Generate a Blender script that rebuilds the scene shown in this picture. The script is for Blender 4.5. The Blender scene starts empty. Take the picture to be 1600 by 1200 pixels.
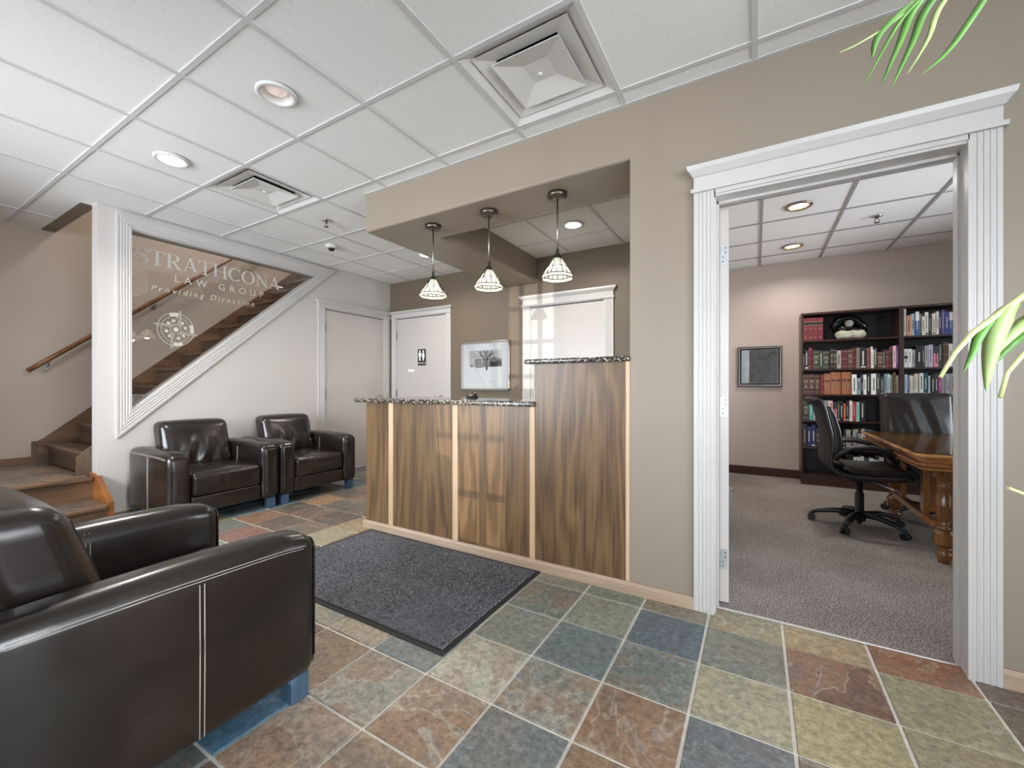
import bpy, bmesh, math, random
from math import sin, cos, pi, radians, sqrt, exp
from mathutils import Vector, Matrix

# ------------------------------------------------------------------ camera, world, lights, exposure
scene = bpy.context.scene
COL = scene.collection
H_CAM = 1.12
YAW = 30.5
F_PX = 647.7
cam_d = bpy.data.cameras.new('camera')
cam = bpy.data.objects.new('camera', cam_d)
COL.objects.link(cam)
cam.location = (0, 0, H_CAM)
cam.rotation_euler = (radians(90), 0, radians(YAW))
cam_d.sensor_width = 36.0
cam_d.lens = F_PX / 1600 * 36
cam_d.shift_y = 5 / 1600
cam_d.clip_start = 0.02
scene.camera = cam

world = bpy.data.worlds.new('world')
scene.world = world
world.use_nodes = True
wn = world.node_tree.nodes
wn['Background'].inputs[0].default_value = (0.80, 0.90, 1.0, 1)
wn['Background'].inputs[1].default_value = 6.0

scene.view_settings.view_transform = 'Standard'
scene.view_settings.look = 'None'
scene.view_settings.gamma = 1
scene.view_settings.use_curve_mapping = False
scene.view_settings.exposure = 0.38
scene.cycles.max_bounces = 14
scene.cycles.diffuse_bounces = 8
scene.cycles.glossy_bounces = 5
scene.cycles.transparent_max_bounces = 16
scene.cycles.sample_clamp_indirect = 6
scene.cycles.caustics_reflective = False
scene.cycles.caustics_refractive = False

def area_light(name, loc, rot, sx, sy, power, col=(1, 1, 1)):
    l = bpy.data.lights.new(name, 'AREA')
    l.shape = 'RECTANGLE'; l.size = sx; l.size_y = sy; l.energy = power; l.color = col
    o = bpy.data.objects.new(name, l); COL.objects.link(o)
    o.location = loc; o.rotation_euler = rot
    return o

# daylight coming in through the street windows behind the camera, and the office window on its right wall
DAY = (0.90, 0.94, 1.0)
area_light('daylight_street', (-3.35, -1.62, 1.5), (radians(90), 0, 0), 2.3, 1.9, 170, DAY)
area_light('daylight_entry', (-0.56, -1.62, 1.2), (radians(90), 0, 0), 0.75, 2.0, 60, DAY)
area_light('daylight_street', (1.6, -1.62, 1.5), (radians(90), 0, 0), 1.6, 1.9, 80, DAY)
area_light('daylight_side', (3.05, 0.1, 1.5), (radians(90), 0, radians(90)), 1.9, 1.9, 150, DAY)
area_light('daylight_office', (3.15, 4.1, 1.5), (radians(90), 0, radians(90)), 1.9, 1.6, 85, DAY)
# low sun thrown back by glass across the street, passing the entry door's muntins
sp = bpy.data.lights.new('sun_glint', 'SPOT')
sp.energy = 30000; sp.color = (1.0, 0.93, 0.82); sp.spot_size = radians(5.4); sp.spot_blend = 0.05
sp.shadow_soft_size = 0.06
so = bpy.data.objects.new('sun_glint', sp); COL.objects.link(so)
_src = Vector((-0.56 + 0.307 * 25, -1.25 - 25, 1.2 - 0.045 * 25)); _tgt = Vector((-0.56, -1.25, 1.2))
so.location = _src
so.rotation_euler = (_tgt - _src).to_track_quat('-Z', 'Y').to_euler()

s2 = bpy.data.lights.new('side_glint', 'SPOT')
s2.energy = 3500; s2.color = (1.0, 0.96, 0.9); s2.spot_size = radians(4.4); s2.spot_blend = 0.1; s2.shadow_soft_size = 0.1
s2o = bpy.data.objects.new('side_glint', s2); COL.objects.link(s2o)
_d = Vector((-2.5, 1.6, 0.3)).normalized(); _t2 = Vector((2.75, -0.6, 1.28)); s2o.location = _t2 - _d * 25
s2o.rotation_euler = _d.to_track_quat('-Z', 'Y').to_euler()

# ------------------------------------------------------------------ helpers
def C(r, g, b):
    f = lambda c: (c / 255 / 12.92) if c / 255 <= 0.04045 else ((c / 255 + 0.055) / 1.055) ** 2.4
    return (f(r), f(g), f(b), 1)

class MB:
    """collects shapes and links them as one mesh object"""
    def __init__(s, T=None):
        s.v = []; s.f = []; s.mi = []; s.sm = []; s.T = T
    def add(s, vs, fs, mi=0, smooth=False):
        k = len(s.v)
        if s.T: vs = [s.T(*p) for p in vs]
        s.v += [tuple(p) for p in vs]
        for f in fs:
            s.f.append([i + k for i in f]); s.mi.append(mi); s.sm.append(smooth)
        return s
    def box(s, x0, x1, y0, y1, z0, z1, mi=0):
        return s.add([(x0, y0, z0), (x1, y0, z0), (x1, y1, z0), (x0, y1, z0), (x0, y0, z1), (x1, y0, z1), (x1, y1, z1), (x0, y1, z1)],
                     [(0, 3, 2, 1), (4, 5, 6, 7), (0, 1, 5, 4), (1, 2, 6, 5), (2, 3, 7, 6), (3, 0, 4, 7)], mi)
    def prism(s, poly, axis, a, b, mi=0, smooth=False):
        """poly in the plane of the two other axes (in order), extruded along axis from a to b"""
        n = len(poly)
        def P(p, t):
            if axis == 'x': return (t, p[0], p[1])
            if axis == 'y': return (p[0], t, p[1])
            return (p[0], p[1], t)
        vs = [P(p, a) for p in poly] + [P(p, b) for p in poly]
        fs = [list(range(n))[::-1], list(range(n, 2 * n))]
        s.add(vs, fs, mi)
        s.add(vs, [(i, (i + 1) % n, (i + 1) % n + n, i + n) for i in range(n)], mi, smooth)
        return s
    def lathe(s, prof, c=(0, 0, 0), n=16, mi=0, smooth=True, phase=0.0, cap=True):
        vs = []; fs = []
        for r, z in prof:
            for k in range(n):
                a = 2 * pi * k / n + phase
                vs.append((c[0] + r * cos(a), c[1] + r * sin(a), c[2] + z))
        for j in range(len(prof) - 1):
            for k in range(n):
                fs.append((j * n + k, j * n + (k + 1) % n, (j + 1) * n + (k + 1) % n, (j + 1) * n + k))
        s.add(vs, fs, mi, smooth)
        if cap:
            m = (len(prof) - 1) * n
            s.add(vs, [list(range(n))[::-1], list(range(m, m + n))], mi)
        return s
    def tube(s, pts, r, n=8, mi=0, closed=False, flat=1.0):
        pts = [Vector(p) for p in pts]; N = len(pts)
        vs = []; fs = []; up = None
        for i, p in enumerate(pts):
            if closed: d = pts[(i + 1) % N] - pts[i - 1]
            else: d = pts[min(i + 1, N - 1)] - pts[max(i - 1, 0)]
            d.normalize()
            if up is None:
                up = Vector((0, 0, 1)) if abs(d.z) < 0.9 else Vector((1, 0, 0))
            a = d.cross(up)
            if a.length < 1e-6: a = d.orthogonal()
            a.normalize(); b = a.cross(d); up = b
            rr = r[i] if isinstance(r, (list, tuple)) else r
            for k in range(n):
                t = 2 * pi * k / n
                vs.append(p + a * (cos(t) * rr) + b * (sin(t) * rr * flat))
        for i in range(N if closed else N - 1):
            j = (i + 1) % N
            for k in range(n):
                fs.append((i * n + k, i * n + (k + 1) % n, j * n + (k + 1) % n, j * n + k))
        s.add(vs, fs, mi, True)
        if not closed:
            s.add(vs, [list(range(n))[::-1], list(range((N - 1) * n, N * n))], mi)
        return s
    def cyl(s, p0, p1, r, n=12, mi=0):
        return s.tube([p0, p1], r, n, mi)
    def ribbon(s, pts, th, y0, y1, mi=0):
        """profile polyline in xz given a thickness and run along y"""
        P = [Vector((p[0], p[1])) for p in pts]; up = []; lo = []
        for i in range(len(P)):
            d = P[min(i + 1, len(P) - 1)] - P[max(i - 1, 0)]; d.normalize()
            nn = Vector((-d.y, d.x)); t = th[i] if isinstance(th, (list, tuple)) else th
            up.append(P[i] + nn * t / 2); lo.append(P[i] - nn * t / 2)
        n = len(P)
        vs = [(p.x, y0, p.y) for p in up] + [(p.x, y0, p.y) for p in lo] + [(p.x, y1, p.y) for p in up] + [(p.x, y1, p.y) for p in lo]
        fs = []
        for i in range(n - 1):
            fs += [(i, i + 1, n + i + 1, n + i), (2 * n + i, 3 * n + i, 3 * n + i + 1, 2 * n + i + 1),
                   (i, 2 * n + i, 2 * n + i + 1, i + 1), (n + i, n + i + 1, 3 * n + i + 1, 3 * n + i)]
        fs += [(0, n, 3 * n, 2 * n), (n - 1, 3 * n - 1, 4 * n - 1, 2 * n - 1)]
        return s.add(vs, fs, mi, True)
    def rbox(s, x0, x1, y0, y1, z0, z1, r, bulge=(0, 0, 0), n=4, mi=0, warp=None):
        c = ((x0 + x1) / 2, (y0 + y1) / 2, (z0 + z1) / 2); h = ((x1 - x0) / 2, (y1 - y0) / 2, (z1 - z0) / 2)
        r = min(r, min(h) * 0.999)
        def ts(hh):
            a = hh - r
            e = [-hh, -hh + 0.25 * r, -hh + 0.6 * r]
            mid = [-a + 2 * a * i / n for i in range(n + 1)]
            return e + mid + [-q for q in e[::-1]]
        T = [ts(q) for q in h]
        def mp(p):
            q = [max(-(h[i] - r), min(h[i] - r, p[i])) for i in range(3)]
            d = [p[i] - q[i] for i in range(3)]; L = sqrt(sum(t * t for t in d))
            if L > 1e-9: p = [q[i] + d[i] / L * r for i in range(3)]
            u = [p[i] / h[i] for i in range(3)]
            o = list(p)
            for a in range(3):
                j, k = (a + 1) % 3, (a + 2) % 3
                o[a] += (1 if u[a] > 0 else -1) * abs(u[a]) ** 3 * bulge[a] * max(0, 1 - u[j] ** 2) * max(0, 1 - u[k] ** 2)
            o = [o[i] + c[i] for i in range(3)]
            return warp(o, u) if warp else o
        for a in range(3):
            j, k = (a + 1) % 3, (a + 2) % 3
            for sg in (-1, 1):
                vs = []; fs = []; nj, nk = len(T[j]), len(T[k])
                for tj in T[j]:
                    for tk in T[k]:
                        p = [0, 0, 0]; p[a] = sg * h[a]; p[j] = tj; p[k] = tk
                        vs.append(mp(p))
                for i in range(nj - 1):
                    for m in range(nk - 1):
                        fs.append((i * nk + m, (i + 1) * nk + m, (i + 1) * nk + m + 1, i * nk + m + 1))
                s.add(vs, fs, mi, True)
        return s
    def build(s, name, mats, parent=None, loc=None, bevel=0, seg=2, weld=True, fix=True):
        me = bpy.data.meshes.new(name)
        me.from_pydata(s.v, [], s.f)
        me.polygons.foreach_set('material_index', s.mi)
        me.polygons.foreach_set('use_smooth', s.sm)
        if not isinstance(mats, (list, tuple)): mats = [mats]
        for m in mats: me.materials.append(m)
        if weld or fix:
            bm = bmesh.new(); bm.from_mesh(me)
            if weld: bmesh.ops.remove_doubles(bm, verts=bm.verts, dist=1e-5)
            if fix: bmesh.ops.recalc_face_normals(bm, faces=bm.faces)
            bm.to_mesh(me); bm.free()
        o = bpy.data.objects.new(name, me); COL.objects.link(o)
        if parent: o.parent = parent
        if loc: o.location = loc
        if bevel:
            b = o.modifiers.new('bevel', 'BEVEL'); b.width = bevel; b.segments = seg; b.limit_method = 'ANGLE'; b.angle_limit = radians(40)
        return o

def tag(o, label=None, cat=None, group=None, kind=None):
    if label: o['label'] = label
    if cat: o['category'] = cat
    if group: o['group'] = group
    if kind: o['kind'] = kind
    return o

def thing(name, label, cat, loc=(0, 0, 0), rz=0, group=None):
    o = bpy.data.objects.new(name, None); COL.objects.link(o)
    o.empty_display_size = 0.1
    o.location = loc; o.rotation_euler = (0, 0, rz)
    return tag(o, label, cat, group)

def struct(o): o['kind'] = 'structure'; return o

KIDS = {}
def copy_tree(o, parent=None):
    c = o.copy(); COL.objects.link(c)
    if parent: c.parent = parent
    for ch in list(o.children): copy_tree(ch, c)
    return c

def text_obj(name, body, size, mat, parent, M, extrude=0.0008, spacing=1.0, shear=0.0, xs=1.0, align='LEFT'):
    cu = bpy.data.curves.new(name, 'FONT'); cu.body = body; cu.size = size; cu.extrude = extrude
    cu.space_character = spacing; cu.align_x = align; cu.resolution_u = 3
    t = bpy.data.objects.new(name, cu); COL.objects.link(t)
    bpy.context.view_layer.update()
    me = bpy.data.meshes.new_from_object(t.evaluated_get(bpy.context.evaluated_depsgraph_get()))
    bpy.data.objects.remove(t); bpy.data.curves.remove(cu)
    me.transform(Matrix.Diagonal((xs, 1, 1, 1)))
    # one object per character: islands whose spans along the line overlap belong together
    bm = bmesh.new(); bm.from_mesh(me); bm.verts.ensure_lookup_table(); seen = set(); isl = []
    for v in bm.verts:
        if v.index in seen: continue
        todo = [v]; seen.add(v.index); got = []
        while todo:
            q = todo.pop(); got.append(q.index)
            for e in q.link_edges:
                w = e.other_vert(q)
                if w.index not in seen: seen.add(w.index); todo.append(w)
        xx = [bm.verts[i].co.x for i in got]; isl.append([min(xx), max(xx), set(got)])
    isl.sort(key=lambda a: a[0]); grp = []
    for a in isl:
        if grp and a[0] < grp[-1][1] - 0.2 * min(a[1] - a[0], grp[-1][1] - grp[-1][0]): grp[-1][1] = max(grp[-1][1], a[1]); grp[-1][2] |= a[2]
        else: grp.append(a)
    SH = Matrix.Identity(4); SH[0][1] = shear
    for g in grp:
        ids = sorted(g[2]); mp = {i: k for k, i in enumerate(ids)}
        vs = [M @ (SH @ bm.verts[i].co) for i in ids]
        fs = [[mp[v.index] for v in f.verts] for f in bm.faces if f.verts[0].index in mp]
        m2 = bpy.data.meshes.new(name); m2.from_pydata(vs, [], fs); m2.materials.append(mat)
        o = bpy.data.objects.new(name, m2); COL.objects.link(o); o.parent = parent
    bm.free(); bpy.data.meshes.remove(me)

# ------------------------------------------------------------------ materials
def nodes_of(name):
    m = bpy.data.materials.new(name); m.use_nodes = True
    nt = m.node_tree
    return m, nt, nt.nodes, nt.links, nt.nodes['Principled BSDF']

def coords(nt, scale=(1, 1, 1), rand=True):
    N, L = nt.nodes, nt.links
    tc = N.new('ShaderNodeTexCoord'); mp = N.new('ShaderNodeMapping'); mp.inputs['Scale'].default_value = scale
    if rand:
        oi = N.new('ShaderNodeObjectInfo'); mu = N.new('ShaderNodeVectorMath'); mu.operation = 'SCALE'
        cx = N.new('ShaderNodeCombineXYZ')
        for i in range(3): L.new(oi.outputs['Random'], cx.inputs[i])
        L.new(cx.outputs[0], mu.inputs[0]); mu.inputs['Scale'].default_value = 13.0
        ad = N.new('ShaderNodeVectorMath'); L.new(tc.outputs['Object'], ad.inputs[0]); L.new(mu.outputs[0], ad.inputs[1])
        L.new(ad.outputs[0], mp.inputs['Vector'])
    else:
        L.new(tc.outputs['Object'], mp.inputs['Vector'])
    return mp.outputs[0]

def noise(nt, vec, scale, detail=4, rough=0.55, dist=0.0):
    n = nt.nodes.new('ShaderNodeTexNoise')
    n.inputs['Scale'].default_value = scale; n.inputs['Detail'].default_value = detail
    n.inputs['Roughness'].default_value = rough; n.inputs['Distortion'].default_value = dist
    if vec: nt.links.new(vec, n.inputs['Vector'])
    return n.outputs['Fac']

def ramp(nt, fac, stops):
    r = nt.nodes.new('ShaderNodeValToRGB'); e = r.color_ramp.elements
    while len(e) > 1: e.remove(e[-1])
    e[0].position = stops[0][0]; e[0].color = stops[0][1]
    for p, c in stops[1:]:
        q = e.new(p); q.color = c
    nt.links.new(fac, r.inputs[0]); return r.outputs[0]

def mix(nt, fac, a, b, mode='MIX'):
    m = nt.nodes.new('ShaderNodeMix'); m.data_type = 'RGBA'; m.blend_type = mode
    for sock, v in ((m.inputs[0], fac), (m.inputs[6], a), (m.inputs[7], b)):
        if hasattr(v, 'node'): nt.links.new(v, sock)
        else: sock.default_value = v
    return m.outputs[2]

def math_(nt, op, a, b=0.0, clamp=False):
    m = nt.nodes.new('ShaderNodeMath'); m.operation = op; m.use_clamp = clamp
    for sock, v in ((m.inputs[0], a), (m.inputs[1], b)):
        if hasattr(v, 'node'): nt.links.new(v, sock)
        else: sock.default_value = v
    return m.outputs[0]

def bump(nt, bs, h, strength, dist=0.002):
    b = nt.nodes.new('ShaderNodeBump'); b.inputs['Strength'].default_value = strength; b.inputs['Distance'].default_value = dist
    nt.links.new(h, b.inputs['Height']); nt.links.new(b.outputs[0], bs.inputs['Normal'])

def plain(name, col, rough=0.5, metal=0.0, spec=0.5, var=0.0, vscale=8, bmp=0.0, bscale=150, bdist=0.001, coat=0.0, emit=None, es=0, rand=True):
    m, nt, N, L, bs = nodes_of(name)
    bs.inputs['Base Color'].default_value = col; bs.inputs['Roughness'].default_value = rough
    bs.inputs['Metallic'].default_value = metal; bs.inputs['Specular IOR Level'].default_value = spec
    bs.inputs['Coat Weight'].default_value = coat
    vec = coords(nt, rand=rand)
    if var:
        f = noise(nt, vec, vscale, 4)
        lo = tuple(c * (1 - var) for c in col[:3]) + (1,); hi = tuple(min(1, c * (1 + var)) for c in col[:3]) + (1,)
        L.new(ramp(nt, f, [(0.3, lo), (0.7, hi)]), bs.inputs['Base Color'])
    if bmp: bump(nt, bs, noise(nt, vec, bscale, 3), bmp, bdist)
    if emit: bs.inputs['Emission Color'].default_value = emit; bs.inputs['Emission Strength'].default_value = es
    return m

def wood(name, dark, light, axis='z', k=1.0, rough=0.45, figure=26, contrast=0.5, coat=0.0):
    m, nt, N, L, bs = nodes_of(name)
    def sc(a, b): return tuple(b if 'xyz'[i] == axis else a for i in range(3))
    vec = coords(nt, sc(1, 0.11))
    base = noise(nt, vec, 2.6 * k, 3, 0.5, 0.35)
    fig = math_(nt, 'SINE', math_(nt, 'MULTIPLY', base, figure * 2))
    fig = math_(nt, 'MULTIPLY_ADD', fig, 0.5); nt.nodes[-1].inputs[2].default_value = 0.5
    vec2 = coords(nt, sc(1, 0.013))
    pore = noise(nt, vec2, 150 * k, 4, 0.7)
    broad = noise(nt, vec, 1.3 * k, 2)
    f = math_(nt, 'ADD', math_(nt, 'MULTIPLY', fig, 0.34 * contrast * 2), math_(nt, 'MULTIPLY_ADD', pore, 1.0))
    [n for n in nt.nodes if n.type == 'MATH' and n.operation == 'MULTIPLY_ADD'][-1].inputs[2].default_value = -0.22
    f = math_(nt, 'ADD', f, math_(nt, 'MULTIPLY_ADD', broad, 0.3)); nt.nodes[-2].inputs[2].default_value = -0.15
    mid = tuple((dark[i] + light[i]) / 2 for i in range(3)) + (1,)
    L.new(ramp(nt, f, [(0.12, dark), (0.45, mid), (0.8, light)]), bs.inputs['Base Color'])
    bs.inputs['Roughness'].default_value = rough; bs.inputs['Coat Weight'].default_value = coat
    bs.inputs['Coat Roughness'].default_value = 0.12
    bump(nt, bs, f, 0.15, 0.0008)
    return m

def m_slate():
    m, nt, N, L, bs = nodes_of('slate')
    oi = N.new('ShaderNodeObjectInfo')
    v = coords(nt)
    n1 = noise(nt, v, 5.5, 7, 0.62, 0.7)
    n2 = noise(nt, v, 3.2, 3, 0.5, 1.4)
    n3 = noise(nt, v, 38, 9, 0.82)
    base = oi.outputs['Color']
    warm = mix(nt, 0.5, base, C(156, 120, 92)); cool = mix(nt, 0.5, base, C(96, 108, 112)); pale = mix(nt, 0.55, base, C(196, 188, 174))
    # the object's alpha says how patchy this tile is
    pf = math_(nt, 'MULTIPLY', ramp(nt, n2, [(0.5, (0, 0, 0, 1)), (0.54, (1, 1, 1, 1))]), oi.outputs['Alpha'])
    c = mix(nt, pf, base, warm)
    pf2 = math_(nt, 'MULTIPLY', ramp(nt, n1, [(0.52, (0, 0, 0, 1)), (0.62, (1, 1, 1, 1))]), 0.55)
    c = mix(nt, pf2, c, cool)
    # pale flaking lines along the cleft edges
    ln = ramp(nt, n2, [(0.495, (0, 0, 0, 1)), (0.505, (1, 1, 1, 1)), (0.512, (1, 1, 1, 1)), (0.525, (0, 0, 0, 1))])
    c = mix(nt, math_(nt, 'MULTIPLY', ln, math_(nt, 'MULTIPLY', oi.outputs['Alpha'], 0.9)), c, pale)
    n4 = noise(nt, v, 7.5, 5, 0.6, 0.9)
    ln2 = ramp(nt, n4, [(0.492, (0, 0, 0, 1)), (0.499, (1, 1, 1, 1)), (0.502, (1, 1, 1, 1)), (0.51, (0, 0, 0, 1))])
    c = mix(nt, math_(nt, 'MULTIPLY', ln2, 0.45), c, pale)
    mott = ramp(nt, n3, [(0.32, (0.36, 0.36, 0.36, 1)), (0.68, (1.55, 1.55, 1.55, 1))])
    c = mix(nt, 1.0, c, mott, 'MULTIPLY')
    L.new(c, bs.inputs['Base Color'])
    rr = math_(nt, 'MULTIPLY_ADD', n1, 0.3); nt.nodes[-1].inputs[2].default_value = 0.24
    L.new(rr, bs.inputs['Roughness'])
    hgt = math_(nt, 'ADD', n1, math_(nt, 'ADD', math_(nt, 'MULTIPLY', ramp(nt, n2, [(0.49, (0, 0, 0, 1)), (0.53, (1, 1, 1, 1))]), 0.25), math_(nt, 'MULTIPLY', n3, 0.2)))
    bump(nt, bs, hgt, 0.6, 0.006)
    return m

def m_leather():
    m, nt, N, L, bs = nodes_of('brown_black_leather')
    v = coords(nt)
    n1 = noise(nt, v, 3, 3, 0.5); n2 = noise(nt, v, 40, 2, 0.5, 0.2)
    L.new(ramp(nt, n1, [(0.3, C(20, 15, 12)), (0.7, C(40, 31, 26))]), bs.inputs['Base Color'])
    L.new(math_(nt, 'ADD', math_(nt, 'MULTIPLY', n1, 0.12), 0.2), bs.inputs['Roughness'])
    n3 = noise(nt, v, 5, 1.0, 0.4)
    hgt = math_(nt, 'ADD', math_(nt, 'MULTIPLY', n2, 0.05), n3)
    bs.inputs['Specular IOR Level'].default_value = 0.7
    bump(nt, bs, hgt, 0.45, 0.012)
    return m

def m_ceiltile():
    m, nt, N, L, bs = nodes_of('ceiling_tile_board')
    v = coords(nt)
    vo = N.new('ShaderNodeTexVoronoi'); vo.inputs['Scale'].default_value = 75; L.new(v, vo.inputs['Vector'])
    n = noise(nt, v, 60, 4)
    dots = ramp(nt, math_(nt, 'ADD', vo.outputs['Distance'], math_(nt, 'MULTIPLY', n, 0.5)), [(0.30, (0.55, 0.55, 0.55, 1)), (0.40, (1, 1, 1, 1))])
    L.new(mix(nt, 1.0, C(236, 236, 234), dots, 'MULTIPLY'), bs.inputs['Base Color'])
    bs.inputs['Roughness'].default_value = 0.9
    bump(nt, bs, n, 0.12, 0.002)
    return m

def m_granite():
    m, nt, N, L, bs = nodes_of('dark_speckled_granite')
    v = coords(nt)
    vo = N.new('ShaderNodeTexVoronoi'); vo.inputs['Scale'].default_value = 130; L.new(v, vo.inputs['Vector'])
    sep = N.new('ShaderNodeSeparateColor'); L.new(vo.outputs['Color'], sep.inputs[0])
    n = noise(nt, v, 60, 3)
    f = math_(nt, 'ADD', math_(nt, 'MULTIPLY', sep.outputs[0], 0.6), math_(nt, 'MULTIPLY', n, 0.4))
    L.new(ramp(nt, f, [(0.25, C(28, 27, 26)), (0.5, C(70, 66, 60)), (0.68, C(112, 104, 94)), (0.8, C(214, 208, 196))]), bs.inputs['Base Color'])
    bs.inputs['Roughness'].default_value = 0.12
    return m

def m_carpet(name, a, b, c, scale, bd, rib=0):
    m, nt, N, L, bs = nodes_of(name)
    v = coords(nt, rand=False)
    n = noise(nt, v, scale, 3, 0.7); n2 = noise(nt, v, 1.5, 3)
    f = math_(nt, 'ADD', n, math_(nt, 'MULTIPLY', math_(nt, 'SUBTRACT', n2, 0.5), 0.15))
    h = n
    if rib:
        w = N.new('ShaderNodeTexWave'); w.inputs['Scale'].default_value = rib; w.inputs['Distortion'].default_value = 1.2
        w.inputs['Detail'].default_value = 2; w.bands_direction = 'X'; L.new(v, w.inputs['Vector'])
        f = math_(nt, 'ADD', math_(nt, 'MULTIPLY', f, 0.8), math_(nt, 'MULTIPLY', w.outputs['Fac'], 0.2))
        h = math_(nt, 'ADD', n, math_(nt, 'MULTIPLY', w.outputs['Fac'], 0.4))
    L.new(ramp(nt, f, [(0.36, a), (0.5, b), (0.64, c)]), bs.inputs['Base Color'])
    bs.inputs['Roughness'].default_value = 0.95; bs.inputs['Specular IOR Level'].default_value = 0.1
    bump(nt, bs, h, 0.9, bd)
    return m

def m_glass(name, tint=(1, 1, 1, 1), haze=0.0, boost=1.0):
    m, nt, N, L, bs = nodes_of(name)
    N.remove(bs); out = N['Material Output']
    tr = N.new('ShaderNodeBsdfTransparent'); tr.inputs[0].default_value = tint
    gl = N.new('ShaderNodeBsdfGlossy'); gl.inputs['Roughness'].default_value = 0.0
    fr = N.new('ShaderNodeFresnel'); fr.inputs['IOR'].default_value = 1.5
    f = math_(nt, 'MULTIPLY', fr.outputs[0], boost, True)
    ms = N.new('ShaderNodeMixShader'); L.new(f, ms.inputs[0]); L.new(tr.outputs[0], ms.inputs[1]); L.new(gl.outputs[0], ms.inputs[2])
    L.new(ms.outputs[0], out.inputs[0])
    return m

def m_shade():
    m, nt, N, L, bs = nodes_of('opal_leaded_glass')
    N.remove(bs); out = N['Material Output']
    v = coords(nt)
    n = noise(nt, v, 30, 3)
    col = ramp(nt, n, [(0.3, C(235, 226, 205)), (0.7, C(255, 252, 244))])
    tl = N.new('ShaderNodeBsdfTranslucent'); L.new(col, tl.inputs[0])
    df = N.new('ShaderNodeBsdfDiffuse'); L.new(col, df.inputs[0])
    ms = N.new('ShaderNodeMixShader'); ms.inputs[0].default_value = 0.4
    L.new(tl.outputs[0], ms.inputs[1]); L.new(df.outputs[0], ms.inputs[2]); L.new(ms.outputs[0], out.inputs[0])
    return m

M_ceil = m_ceiltile()
M_tee = plain('tee_bar_white', C(208, 208, 207), 0.5)
M_wall = plain('taupe_wall_paint', C(205, 200, 196), 0.26, spec=0.45, bmp=0.06, bscale=220)
M_wallc = plain('sand_wall_paint', C(147, 136, 121), 0.42, spec=0.4, bmp=0.06, bscale=220)
M_brown = plain('brown_wall_paint', C(112, 99, 84), 0.5, spec=0.4, bmp=0.06, bscale=220)
M_office = plain('mauve_taupe_wall_paint', C(190, 177, 168), 0.55, spec=0.4, bmp=0.06, bscale=220)
M_white = plain('white_trim_paint', C(198, 195, 192), 0.32, var=0.02, vscale=5)
M_door = plain('white_door_paint', C(196, 190, 186), 0.3, var=0.02, vscale=3)
M_grout = plain('pale_grout', C(228, 223, 214), 0.85, var=0.12, vscale=30, bmp=0.3, bscale=200, rand=False)
M_slate = m_slate()
M_carpet = m_carpet('speckled_taupe_carpet', C(76, 69, 65), C(134, 126, 121), C(196, 188, 182), 150, 0.006)
M_mat = m_carpet('charcoal_loop_mat', C(30, 31, 34), C(74, 76, 81), C(164, 166, 172), 150, 0.006, rib=38)
M_rubber = plain('black_rubber', C(34, 34, 36), 0.6, bmp=0.2, bscale=300)
M_oak = wood('weathered_brown_oak', C(60, 44, 29), C(134, 106, 74), 'z', 1.5, 0.36, figure=30, contrast=0.36)
M_strip = wood('pale_oak_strip', C(176, 146, 112), C(222, 196, 164), 'z', 1.6, 0.4, figure=10, contrast=0.3)
M_basew = wood('pale_oak_baseboard', C(150, 126, 104), C(204, 184, 162), 'x', 1.4, 0.45, figure=12, contrast=0.3)
M_stair_y = wood('stair_oak_grain_along_step', C(62, 45, 31), C(128, 96, 68), 'y', 1.5, 0.4, figure=20)
M_stair_x = wood('stair_oak', C(52, 37, 27), C(98, 74, 54), 'x', 1.5, 0.4, figure=14)
M_stair_z = wood('stair_oak_upright', C(70, 53, 40), C(112, 90, 68), 'z', 1.5, 0.4, figure=14)
M_skirt = wood('orange_oak_cap', C(118, 70, 32), C(164, 104, 52), 'x', 1.6, 0.35, figure=12)
M_rail = wood('handrail_oak', C(92, 58, 34), C(138, 94, 58), 'y', 2, 0.3, figure=10)
M_granite = m_granite()
M_leather = m_leather()
M_stitch = plain('pale_thread', C(176, 170, 164), 0.6)
M_legw = wood('dark_block_leg', C(28, 24, 22), C(58, 50, 46), 'z', 2, 0.3, figure=8)
M_chrome = plain('chrome', C(210, 212, 214), 0.18, 1.0, rand=False)
M_nickel = plain('brushed_nickel', C(160, 154, 146), 0.32, 1.0)
M_bronze = plain('dull_pewter', C(108, 100, 90), 0.35, 0.9)
M_lead = plain('lead_came', C(70, 68, 62), 0.45, 0.8)
M_shade = m_shade()
M_bulb = plain('lit_bulb', C(255, 250, 240), 0.4, emit=(1, 0.93, 0.82, 1), es=8)
M_bulb2 = plain('lit_downlight_lens', C(255, 250, 240), 0.4, emit=(1, 0.95, 0.88, 1), es=18)
M_bulboff = plain('frosted_bulb_faint_glow', C(226, 208, 200), 0.4, emit=(1, 0.85, 0.8, 1), es=0.25)  # the bulb is off; a weak glow is put into its material
M_trimw = plain('white_metal_trim', C(222, 221, 218), 0.4)
M_trimg = plain('brushed_gold_trim', C(150, 130, 104), 0.35, 0.8)
M_duct = plain('duct_interior', C(30, 31, 32), 0.7, bmp=0.2, bscale=40)
M_black = plain('black_plastic', C(24, 24, 26), 0.42, bmp=0.1, bscale=400)
M_blackgloss = plain('black_gloss', C(12, 12, 13), 0.12)
M_chairlea = plain('black_chair_leather', C(33, 28, 27), 0.28, var=0.2, bmp=0.12, bscale=60, bdist=0.004)
M_fabric = plain('charcoal_chair_fabric', C(50, 46, 45), 0.85, var=0.15, vscale=80, bmp=0.3, bscale=500)
M_esp = wood('espresso_veneer', C(38, 22, 17), C(72, 44, 34), 'z', 1.5, 0.32, figure=8, contrast=0.3)
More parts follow.
